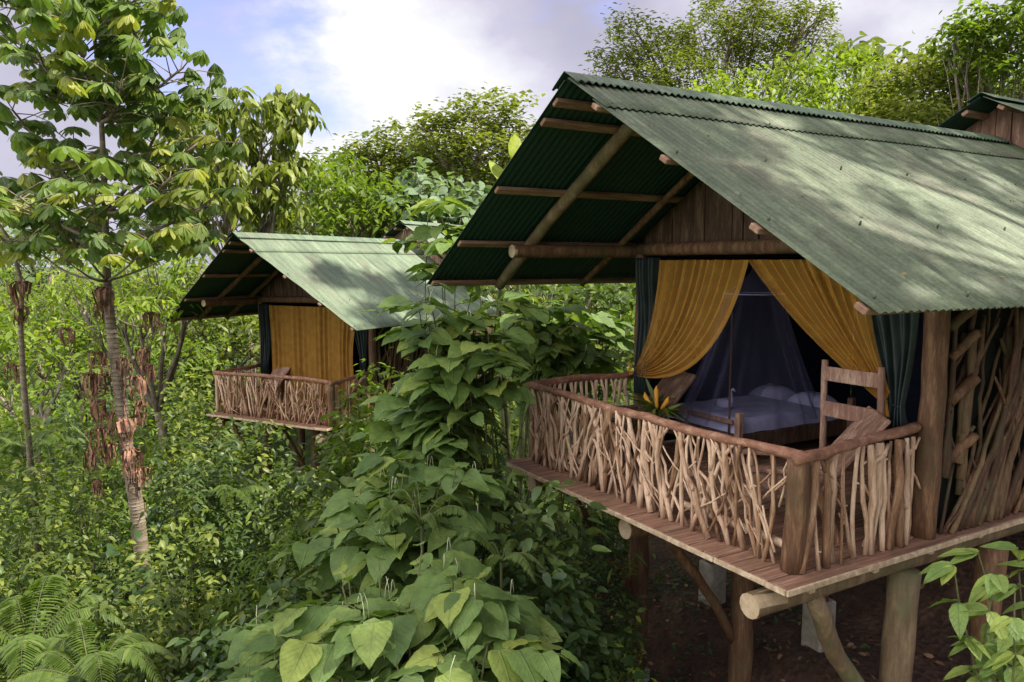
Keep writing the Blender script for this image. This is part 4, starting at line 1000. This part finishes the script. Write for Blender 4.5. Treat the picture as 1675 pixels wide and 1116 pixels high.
# ---- trees behind, left to right
tree('umbrella_leaved_tree', 'tree with drooping fingered leaves standing behind the far cabin roof tip', 400, 27, [(360, 215, 0, 75, 60), (430, 190, .5, 60, 45), (480, 180, 1, 40, 35), (400, 290, 0, 75, 60), (350, 330, -1, 70, 60), (455, 260, 1, 45, 40), (300, 250, 1, 60, 60), (310, 350, 0, 50, 45), (440, 340, .5, 50, 35)], 'lance', 'mid', .50, 40, 8, .85, .2, droop=(-1.2, -.2), width=1.4, spread=.08)
tree('forest_tree', 'yellow green bushy tree between far roof and fingered tree', 560, 32, [(530, 310, 0, 55, 42), (580, 350, 0, 60, 35), (500, 360, -1, 60, 35), (610, 320, 1, 50, 40), (640, 360, 0, 50, 30), (560, 270, 2, 30, 28)], 'lance', 'lime', .42, 26, 8, .3, .16, width=1.4)
tree('forest_tree', 'spreading flat topped tree tallest on the skyline left of the near gable', 770, 38, [(800, 175, 0, 58, 20), (755, 205, 1, 55, 22), (835, 210, 0, 38, 22), (700, 200, 0, 32, 14), (790, 240, -1, 70, 22), (720, 245, 0, 60, 20), (840, 255, 1, 40, 25), (760, 285, 0, 60, 16), (830, 300, 0, 50, 18)], 'tiny', 'olive', .34, 42, 9, .55, .28, droop=(-.4, .4), spread=.22, fork=.55, width=1.3)
tree('forest_tree', 'flat crowned tree with bare stems showing, left part of the skyline group', 640, 40, [(660, 225, 0, 42, 18), (690, 265, 0, 50, 20), (610, 245, 0, 45, 18), (580, 265, 1, 40, 18), (640, 285, 0, 60, 20), (700, 300, -1, 55, 18), (590, 300, 0, 45, 18)], 'tiny', 'olive', .34, 42, 9, .5, .28, droop=(-.4, .4), spread=.22, fork=.6, width=1.3)
tree('forest_tree', 'small rounded tree lowest on the skyline above the far roof', 535, 36, [(530, 275, 0, 40, 22), (560, 290, 0, 35, 22), (500, 290, 0, 30, 20)], 'tiny', 'mid', .28, 26, 7, .6, .2, spread=.2, width=1.3)
tree('forest_tree', 'grey green broad leaved tree under the skyline beside the near roof', 720, 33, [(690, 325, 0, 55, 30), (745, 320, 0, 45, 30), (640, 340, 0, 45, 28), (780, 330, 0, 40, 30), (720, 355, -1, 60, 22), (690, 290, 2, 40, 20), (760, 370, -1, 40, 30)], 'oval_hi', 'glauc', .55, 22, 6, .4, .12, width=1.4)
tree('forest_tree', 'dark bushy tree directly behind the far cabin ridge', 590, 34, [(520, 375, 0, 55, 25), (590, 370, 0, 60, 25), (650, 380, 0, 45, 20), (450, 375, 0, 50, 30), (560, 330, 2, 60, 30)], 'oval', 'mid', .42, 24, 7, .6, .16)
tree('feathery_tree', 'tall feathery tree on the skyline above the middle of the near roof', 1180, 21, [(1160, 70, 0, 75, 34), (1080, 80, 0, 60, 28), (1240, 50, 0, 60, 30), (1310, 35, 0, 50, 18), (1200, 10, 0, 60, 26), (1120, 125, -1, 70, 30), (1010, 100, 0, 50, 20), (1040, 45, 0, 45, 16), (1000, 140, 0, 45, 22), (1250, 100, 0, 60, 30), (1320, 75, 1, 45, 22), (1330, 15, 0, 35, 10), (1060, 140, 0, 60, 24)], 'tiny', 'olive', .17, 42, 9, .5, .14, droop=(-.5, .3), spread=.12, fork=.5, width=.8)
tree('forest_tree', 'bright yellow green bush like tree right behind the near roof ridge', 1280, 15, [(1200, 165, 0, 80, 36), (1290, 140, 0, 80, 40), (1380, 130, 0, 80, 45), (1250, 190, -1, 70, 30), (1350, 190, -1, 80, 36), (1140, 170, 0, 50, 26), (1440, 180, 0, 70, 45)], 'lance', 'lime', .20, 38, 8, .5, .1, width=1.2)
tree('forest_tree', 'big leaved crown poking out over the bush behind the near roof', 1400, 17, [(1420, 85, 0, 50, 24), (1460, 95, 0, 45, 24), (1380, 100, 0, 45, 20)], 'oval_hi', 'mid', .34, 16, 6, .7, .1, droop=(-.9, .1))
tree('forest_tree', 'twiggy olive tree filling the gap left of the rear gable', 1500, 13, [(1500, 150, 0, 70, 50), (1560, 120, 0, 60, 50), (1480, 200, -.5, 70, 36), (1560, 190, 0, 60, 40), (1430, 215, 0, 50, 25)], 'tiny', 'olive', .15, 50, 9, .6, .08, spread=.1)
tree('forest_tree', 'airy small leaved tree at the top right corner', 1650, 12, [(1650, 60, 0, 60, 50), (1600, 90, 0, 50, 40), (1700, 30, 0, 60, 60), (1650, 130, 0, 70, 36), (1560, 60, 0, 35, 25), (1600, 30, 0, 35, 25)], 'oval', 'lime', .13, 34, 8, .3, .08)
# ---- trees on the left behind the pumpwood
tree('forest_tree', 'lime green bushy tree behind the pumpwood trunk', 260, 20, [(250, 420, 0, 70, 45), (180, 450, 0, 60, 40), (300, 470, 0, 60, 50), (230, 500, -1, 70, 40), (120, 470, 0, 50, 35), (330, 420, 0, 50, 40)], 'lance', 'lime', .34, 18, 7, .5, .14)
tree('forest_tree', 'light green bushy tree filling the view left of the pumpwood trunk', 110, 23, [(100, 500, 0, 75, 45), (40, 520, 0, 60, 45), (170, 520, 0, 60, 50), (230, 560, 0, 60, 45), (0, 470, 0, 50, 40), (300, 590, 0, 60, 45), (120, 590, 0, 80, 40)], 'lance', 'lime', .30, 22, 7, .3, .1)
tree('forest_tree', 'pale grey green tree far left above the valley', 60, 30, [(40, 400, 0, 70, 35), (110, 420, 0, 60, 35), (20, 440, 0, 50, 25), (100, 370, 2, 60, 30), (-20, 390, 0, 60, 40)], 'tiny', 'glauc', .34, 22, 6, .6, .2, spread=.2)
tree('forest_tree', 'mid green tree low at the left edge beyond the undergrowth', 60, 19, [(60, 570, 0, 80, 35), (0, 540, 0, 60, 40), (120, 560, 0, 60, 35), (-30, 600, 0, 60, 40)], 'oval', 'lime', .26, 18, 6, .4, .12)
tree('forest_tree', 'dense green tree left behind the far cabin porch', 330, 25, [(320, 560, 0, 70, 50), (380, 540, 0, 60, 60), (270, 540, 0, 60, 55), (340, 500, 1, 70, 40), (420, 560, 0, 50, 50), (280, 600, 0, 60, 40), (370, 600, 0, 60, 40)], 'oval', 'mid', .32, 18, 6, .7, .14)
tree('forest_tree', 'shaded leafy tree in the gap between the two cabins', 950, 14, [(930, 500, 0, 60, 30), (990, 500, 0, 50, 35), (960, 560, 0, 80, 45), (900, 560, 0, 60, 40), (1020, 560, 0, 50, 50), (880, 620, 0, 60, 40), (960, 630, 0, 70, 40), (840, 470, 1, 70, 30)], 'oval', 'mid', .26, 18, 6, .5, .1)
tree('forest_tree', 'dark tree far behind the gap between the cabins', 900, 27, [(900, 470, 0, 90, 50), (980, 480, 0, 80, 50), (820, 440, 0, 80, 50), (760, 460, 0, 60, 50)], 'oval', 'dark', .36, 18, 6, .7, .14)
# far wood closing the horizon: one mass
Lw = Leaves()
for i in range(150):
    px = rng.uniform(-300, 2000); F = rng.uniform(45, 110); p = W(px, HOR, F); g_ = gz(p[0], p[1]); r = rng.uniform(3, 5.5)
    hh = 9.0 if px > 420 else 3.5
    P = ell_points(np.array([p[0], p[1], g_ + hh * .55]), np.array([r, r, hh * .5]), 90, .5, -.6)
    clusters(Lw, P, 'tiny', 6, .8, .4, rng.uniform(.2, .9), .15, width=1.4)
tag(Lw.build('far_wood', M['mid']), 'dense far wood closing the view behind the cabins', 'woodland', kind='stuff')

# ---- shrubs in front and between
G1 = 'leafy shrubs on the slope'
shrub('shrub', 'bright yellow green shrub climbing the right end of the far porch', 620, 12.5, 590, 170, 'oval', 'lime', .17, 120, 7, .25, group=G1)
shrub('shrub', 'yellow green leafy shrub below the bright porch shrub', 590, 11.5, 660, 190, 'oval', 'lime', .16, 120, 7, .1, group=G1)
shrub('shrub', 'grey green shrub touching the underside of the far deck', 400, 13.5, 690, 170, 'oval', 'mid', .16, 120, 7, .5, group=G1)
shrub('shrub', 'pointed dark leaved shrub right below the front left corner of near deck', 880, 6.6, 800, 230, 'oval_hi', 'dark', .16, 130, 7, .75, group=G1)
shrub('shrub', 'dark shrub in the shade between pepper shrubs and near deck corner', 790, 7.6, 720, 200, 'oval_hi', 'dark', .18, 110, 6, .7, group=G1)
shrub('shrub', 'dark glossy shrub low beside the first stilt', 900, 6.0, 930, 200, 'oval_hi', 'dark', .14, 130, 6, .35, group=G1)
shrub('shrub', 'tangled dark creeper bush behind the first stilt', 960, 8.6, 850, 170, 'oval', 'dark', .10, 150, 6, .35, group=G1)
shrub('shrub', 'mid green shrub with narrow leaves under the middle pepper shrub', 540, 7.8, 790, 210, 'oval_hi', 'mid', .15, 140, 6, .45, group=G1)
shrub('shrub', 'pointed leaf shrub left of the bottom pepper shrub', 440, 6.2, 950, 200, 'oval_hi', 'dark', .13, 120, 6, .7, group=G1)
shrub('shrub', 'light green shrub in the open centre left of the undergrowth', 420, 8.2, 860, 200, 'lance', 'lime', .13, 130, 7, .05, group=G1)
shrub('shrub', 'broad green shrub at the foot of the pumpwood trunk', 265, 8.4, 850, 180, 'oval', 'mid', .12, 130, 6, .7, group=G1)
shrub('shrub', 'lime green shrub left of the hanging dead leaves', 80, 12.5, 590, 200, 'oval', 'lime', .16, 120, 7, .3, group=G1)
shrub('shrub', 'tall mixed green shrub right of the hanging dead leaves', 290, 13.0, 620, 120, 'oval', 'mid', .15, 130, 7, .7, group=G1)
shrub('shrub', 'dense shrub with small leaves left of the pumpwood at mid slope', 90, 10.2, 690, 230, 'oval', 'mid', .12, 160, 7, .5, group=G1)
shrub('shrub', 'small leaved dark shrub between pumpwood and far deck', 310, 10.5, 720, 200, 'oval', 'dark', .12, 150, 7, .7, group=G1)
shrub('shrub', 'bush with oval leaves at the left edge halfway down', 10, 8.8, 770, 180, 'oval', 'mid', .12, 130, 7, .6, group=G1)
shrub('shrub', 'shaded shrub under the middle of the far deck', 500, 11.0, 740, 190, 'oval', 'mid', .14, 130, 6, .35, group=G1)
shrub('shrub', 'leafy shrub in front of the pumpwood, lower left', 180, 7.2, 930, 210, 'oval_hi', 'mid', .11, 140, 6, .5, group=G1)
shrub('shrub', 'glossy dark shrub at the bottom left of the pepper shrubs', 330, 5.6, 1020, 200, 'oval_hi', 'dark', .11, 120, 6, .6, group=G1)

# compound leaved plant close to the camera at the lower right
def near_plant():
    F = 3.9; bx, by, bz = base_at(1700, F); o = np.array([bx, by, bz]); r = empty('broadleaf_shrub', (bx, by, bz)); tag(r, 'close shrub with fresh green pointed leaves at the lower right corner', 'shrub')
    L = Leaves(); st = MB()
    for q in ((1560, 925, 0), (1600, 905, .2), (1630, 940, -.1), (1660, 960, 0), (1620, 1000, .1), (1655, 1010, -.2), (1600, 1050, .1), (1640, 1080, 0), (1670, 1040, .2), (1690, 930, .1), (1680, 1090, -.1), (1590, 1095, .2), (1665, 900, .2)):
        tip = W(q[0], q[1], F + q[2]) - o; b = np.array([.1 * random.random(), .1 * random.random(), max(tip[2] - 1.2, 0)])
        pts = limb(st, b, tip, .010, .004, .08, 6, 5)
        dd = nrm(np.array(tip - b) * [1, 1, .2])
        for k in range(11):
            p = np.array(pts[6 - k // 3]); az = math.atan2(dd[1], dd[0]) + (-1) ** k * (.35 + .2 * k) ; e = random.uniform(-.5, .05)
            L.add('oval_hi', p, [math.cos(az) * math.cos(e), math.sin(az) * math.cos(e), math.sin(e)], UP + rng.normal(0, .2, 3), random.uniform(.14, .21), .65 + random.gauss(0, .12))
    for i in range(3): limb(st, (0, 0, -.1), (.08 * i, .05, 2.0), .02, .01)
    st.build('stems', M['stem'], r, True); L.build('foliage', M['piper'], r, True)
near_plant()

# ---- ferns
def fern(px, py, F, label, n=9, size=1.0, az0=None, spread=2 * PI, hh=1.5):
    p = W(px, py, F); g_ = gz(p[0], p[1]); r = empty('fern', (p[0], p[1], p[2])); tag(r, label, 'fern', 'ferns')
    L = Leaves(); st = MB()
    for i in range(n):
        az = (az0 or 0) + spread * i / n + random.uniform(-.2, .2); ln = size * random.uniform(.75, 1.1); rise = random.uniform(.25, .5)
        pts = [np.array([math.cos(az) * ln * t * .9, math.sin(az) * ln * t * .9, ln * (rise * 1.3 * math.sin(t * 2.4) - .3 * t * t)]) for t in np.linspace(0, 1, 15)]
        st.tube(pts, [.006 * (1.1 - t) for t in np.linspace(0, 1, 15)], 4)
        P, D, U, S = [], [], [], []
        for t in np.linspace(.08, .99, 44):
            j = min(13, int(t * 14)); fr = t * 14 - j; q = pts[j] * (1 - fr) + pts[j + 1] * fr; tg = nrm(pts[j + 1] - pts[j]); sd = nrm(np.cross(tg, UP))
            w = .17 * random.uniform(.8, 1.1) * ln * (math.sin(PI * (t * .86 + .1)) ** .8)
            for s in (-1, 1): P.append(q); D.append(sd * s + tg * .35 + [0, 0, -.18]); U.append(UP + rng.normal(0, .1, 3)); S.append(w)
        L.add('lance', P, D, U, S, .5 + rng.normal(0, .12, len(P)), .9)
    b = MB(); b.tube([(0, 0, g_ - p[2] - .05), (0, 0, 0)], [.015, .012], 8, .1); b.build('stem', M['stem'], r, True)
    st.build('fronds_rib', M['stem'], r, True); L.build('fronds', M['fern'], r)
fern(355, 835, 10.5, 'fern with arching fronds in the middle of the slope below the far porch', 9, .95)
fern(50, 1075, 6.6, 'large fern at the bottom left corner', 9, 1.15)
fern(150, 1125, 5.9, 'fern with drooping fronds beside the large bottom left fern', 8, .95)
fern(690, 860, 6.0, 'fern frond tuft hanging among the middle pepper leaves', 7, .6)
fern(40, 750, 11.5, 'fern at the left edge beside the dense shrub', 9, 1.2)
fern(820, 920, 5.8, 'small fern in shade near the dark glossy shrub', 6, .45)

# ---- undergrowth: nobody could count it
def undergrowth(name, label, n, Flo, Fhi, kinds, hlo, hhi, px0=-250, px1=1050, seed=1, skip=None):
    r_ = np.random.default_rng(seed); Ls = {}
    F = Flo * (Fhi / Flo) ** r_.random(n); px = r_.uniform(px0, px1, n)
    R = (px - CX) / FPX * F; x = R * CA - F * SA; y = R * SA + F * CA
    keep = np.ones(n, bool)
    for (cx_, cy_, hw, y0_, y1_, rot) in ((OX, OY, 2.7, 1.0, 12, 0), (-18.594, 3.761, 2.4, -.2, 9, .574)):
        c, s = math.cos(-rot), math.sin(-rot); lx = c * (x - cx_) - s * (y - cy_); ly = s * (x - cx_) + c * (y - cy_)
        keep &= ~((abs(lx) < hw) & (ly > y0_) & (ly < y1_))
    x, y = x[keep], y[keep]; z = ground(x, y); n = len(x)
    nz = np.sin(x * 1.9 + 1) * np.cos(y * 2.3) + .6 * np.sin(x * 4.3 + y * 3.1)
    h = hlo + (hhi - hlo) * np.clip(.5 + .42 * nz + r_.normal(0, .12, n), 0, 1)
    pn = np.sin(x * .8 + 1.7) * np.cos(y * .9 + .4) + .7 * np.sin(x * 1.7 - y * 1.3) + .35 * r_.normal(0, 1, n)
    ki = np.clip(((pn + 1.7) / 3.4 * len(kinds)).astype(int), 0, len(kinds) - 1)
    c2, s2 = math.cos(-.574), math.sin(-.574); fy = s2 * (x + 18.594) + c2 * (y - 3.761); fx = c2 * (x + 18.594) - s2 * (y - 3.761)
    h = h * np.where((np.abs(fx) < 5) & (fy < 1) & (fy > -8), .55, 1)
    h = h * r_.uniform(.75, 1.25, n)
    pat = .5 + .22 * np.sin(x * .9 + 2) * np.sin(y * 1.1) + r_.normal(0, .08, n)
    for i, (leaf, size, k, w, m) in enumerate(kinds):
        s_ = ki == i
        L = Ls.setdefault(m, Leaves())
        for lvl_ in range(2):
            C = np.stack([x[s_], y[s_], z[s_] + h[s_] * (1 - .38 * lvl_)], 1) + r_.normal(0, .08, (s_.sum(), 3))
            clusters(L, C, leaf, k, size, size * .8, pat[s_], .17, (-.8, .5), w)
    for m, L in Ls.items(): tag(L.build(name, M[m]), label[m], 'undergrowth', kind='stuff')
undergrowth('undergrowth', {'mid': 'mid green mixed undergrowth covering the slope', 'lime': 'light yellow green weeds scattered through the undergrowth', 'dark': 'dark leaved ground plants covering the slope', 'olive': 'fine olive coloured weeds in the undergrowth'}, 9000, 4.2, 16,
    [('oval_hi', .15, 5, 1.2, 'mid'), ('oval', .10, 7, 1.0, 'dark'), ('lance', .13, 7, 1.0, 'lime'), ('tiny', .055, 16, 1.0, 'mid'), ('oval', .085, 7, 1.1, 'mid'), ('heart', .12, 5, 1.0, 'dark'), ('tiny', .05, 16, .8, 'olive'), ('lance', .20, 6, .8, 'mid'), ('oval_hi', .12, 6, 1.2, 'dark')], .12, 1.75)
undergrowth('distant_undergrowth', {'mid': 'mid green scrub covering the ground beyond the far cabin', 'lime': 'yellow green scrub beyond the far cabin', 'dark': 'dark scrub beyond the far cabin'}, 7000, 15, 48,
    [('oval', .24, 6, 1.0, 'mid'), ('lance', .26, 6, 1.0, 'lime'), ('oval', .22, 6, 1.1, 'dark')], 1.0, 2.6, -400, 2000, 2)
# creeping plants on the bare bank below the near cabin
def bank():
    r_ = np.random.default_rng(5); n = 1500; x = r_.uniform(-9.5, 1.5, n); y = r_.uniform(5.2, 13, n)
    dens = np.clip((-x - 4.6) / 2.6, .10, 1); k = r_.random(n) < dens; x, y = x[k], y[k]; z = ground(x, y)
    L = Leaves(); clusters(L, np.stack([x, y, z + .09], 1), 'oval', 6, .085, .06, .4, .2, (-.4, .6)); tag(L.build('creeping_plants', M['dark']), 'small creeping plants dotted over the bare bank below the near cabin', 'ground cover', kind='stuff')
    n = 3500; x = r_.uniform(-9, 1.5, n); y = r_.uniform(5, 13, n); L = Leaves()
    L.add('oval', np.stack([x, y, ground(x, y) + .02], 1), rand_dirs(n, -.2, .3), UP + r_.normal(0, .5, (n, 3)), r_.uniform(.05, .12, n), r_.random(n))
    tag(L.build('leaf_litter', M['litter']), 'dry brown fallen leaves lying on the bank below the near cabin', 'leaf litter', kind='stuff')
M['litter'] = leaf_mat('litter_leaf', (0.07, 0.035, 0.02), (0.17, 0.09, 0.05), (0.38, 0.24, 0.14), 0.05, .8, .15)
bank()

# ---- trees on the sunny side of the near cabin, outside the picture: they dapple the roofs
def shade_tree(cx_, cy_, cz, r, n, label, size=.24):
    g_ = gz(cx_, cy_); root = empty('shade_tree', (cx_, cy_, g_)); tag(root, label, 'tree', 'shade trees outside the view')
    L = Leaves(); w = MB(); c = np.array([0, 0, cz - g_]); limb(w, (0, 0, -.3), (0, 0, c[2] - r * .6), .18, .13)
    for i in range(9):
        d = rand_dirs(1, -.4, .8)[0]; cc = c + d * r * .72; limb(w, (0, 0, c[2] - r * .6), cc, .07, .02)
        clusters(L, ell_points(cc, np.array([r * .42, r * .42, r * .3]), n, .3), 'oval', 6, size, size * .5, .5, .2)
    w.build('trunk', M['bark'], root, True); L.build('crown', M['mid'], root)
def sunward(p, d): return (p[0] + SUN.x * d, p[1] + SUN.y * d, p[2] + SUN.z * d)

gt = empty('shade_tree', (0.5, 10.5, gz(.5, 10.5))); tag(gt, 'great spreading tree right of the near cabin, outside the view', 'tree')
def great_tree():
    o = np.array([.5, 10.5, gz(.5, 10.5)]); L = Leaves(); w = MB(); f = np.array([0, 0, 7.0]); limb(w, (0, 0, -.3), f, .32, .24, .03, 8, 12)
    def roofpt(px, py):      # a place on the right slope of the near roof
        p1, p2 = W(px, py, 1.0), W(px, py, 9.0); fz = lambda p: p[2] - (RZ - SL * (p[0] - OX)); t = fz(p1) / (fz(p1) - fz(p2)); return p1 + (p2 - p1) * t
    holes = [(roofpt(a, b), r) for a, b, r in ((1340, 288, .34), (1370, 320, .3), (1500, 305, .3), (1440, 372, .22), (1530, 385, .2), (1650, 440, .3), (1660, 385, .36), (1600, 350, .3), (1620, 300, .25), (1260, 215, .2), (1480, 490, .12), (1560, 410, .2), (1320, 240, .15))]
    y = 3.4
    while y < 12.5:
        x = -6.0
        while x < -1.6:
            q = np.array([x + random.uniform(-.2, .2), y + random.uniform(-.2, .2), 0]); q[2] = RZ - SL * max(q[0] - OX, 0)
            if not any(np.linalg.norm((q - hp) * [1, .62, 0]) < hr + .10 for hp, hr in holes):
                d = random.uniform(8.5, 10.5); c = q + np.array(SUN) * d - o
                clusters(L, ell_points(c, np.array([.42, .42, .3]), 16, .1), 'oval', 6, .20, .10, .5, .2)
            x += .47
        y += .47
    for i in range(10):
        e = np.array([random.uniform(-5.5, -2), 4 + i * .8, 2.5]) + np.array(SUN) * 9.6 - o; limb(w, f, e, .09, .02, .08, 8, 6)
    for tx, ty, tz, d, r, n in ((-8, 2.0, -.6, 15, 2.2, 80), (-11.5, 0.5, -1.3, 15.5, 2.4, 50), (-10, 4.5, -1, 15, 2.2, 60), (-6.0, .8, -.6, 14, 1.9, 80)):
        c = np.array([tx + SUN.x * d, ty + SUN.y * d, tz + SUN.z * d]) - o
        limb(w, f, c, .10, .03, .08, 8, 7)
        for q in range(5):
            dd = rand_dirs(1, -.4, .6)[0]; clusters(L, ell_points(c + dd * r * .55, np.array([r * .5, r * .5, r * .28]), n // 5, .2), 'oval', 7, .24, .14, .5, .2)
    for lx, ly, r in ((2.6, 1.2, .8), (1.7, 2.2, .7), (2.4, 3.0, .9), (1.3, .9, .5), (2.6, 4.6, .8), (1.6, 3.9, .35)):
        q = np.array(in_cab(cab2, (lx, ly, RZ - SL * lx))); c = q + np.array(SUN) * 14.5 - o
        for _ in range(3): clusters(L, ell_points(c + rng.normal(0, .3 * r, 3), np.array([r, r, r * .5]), 34, .1), 'oval', 6, .24, .12, .5, .2)
        if r > .6: limb(w, f + [0, 0, .5], c, .09, .02, .05, 10, 6)
    w.build('trunk', M['bark'], gt, True); L.build('crown', M['mid'], gt)
great_tree()

# fallen leaves lying on the near roof
def roof_litter():
    n = 55; ax = rng.uniform(.3, 2.95, n); y = rng.uniform(-.4, 5.2, n); L = Leaves()
    P = np.stack([OX + ax, OY + y, RZ - SL * ax + .022], 1); az = rng.uniform(0, 6.28, n); nn = nrm(np.array([SL, 0, 1.0]))
    D = np.stack([np.cos(az), np.sin(az), -SL * np.cos(az)], 1); L.add('oval', P, D, nn + rng.normal(0, .12, (n, 3)), rng.uniform(.02, .05, n), rng.random(n))
    tag(L.build('roof_litter', M['litter']), 'dry fallen leaves scattered on the near corrugated roof', 'leaf litter', kind='stuff')
roof_litter()

def banana():
    F = 13.0; b = base_at(850, F); o = np.array(b); r = empty('banana_plant', tuple(b)); tag(r, 'single broad banana leaf standing up behind the left verge of the near roof', 'plant')
    L = Leaves(); s = MB()
    for px, py, az in ((836, 262, 1.9), (850, 290, .2), (820, 300, 3.0)):
        t = W(px, py, F) - o; limb(s, (0, 0, -.2), t, .07, .02, .02); L.add('oval_hi', t, [math.cos(az) * .5, math.sin(az) * .5, .85], W(0, 560, 3) * [-1, -1, 0] + [0, 0, .2], .62, .8, 1.1)
    s.build('stem', M['stem'], r, True); L.build('leaves', M['lime'], r)
banana()
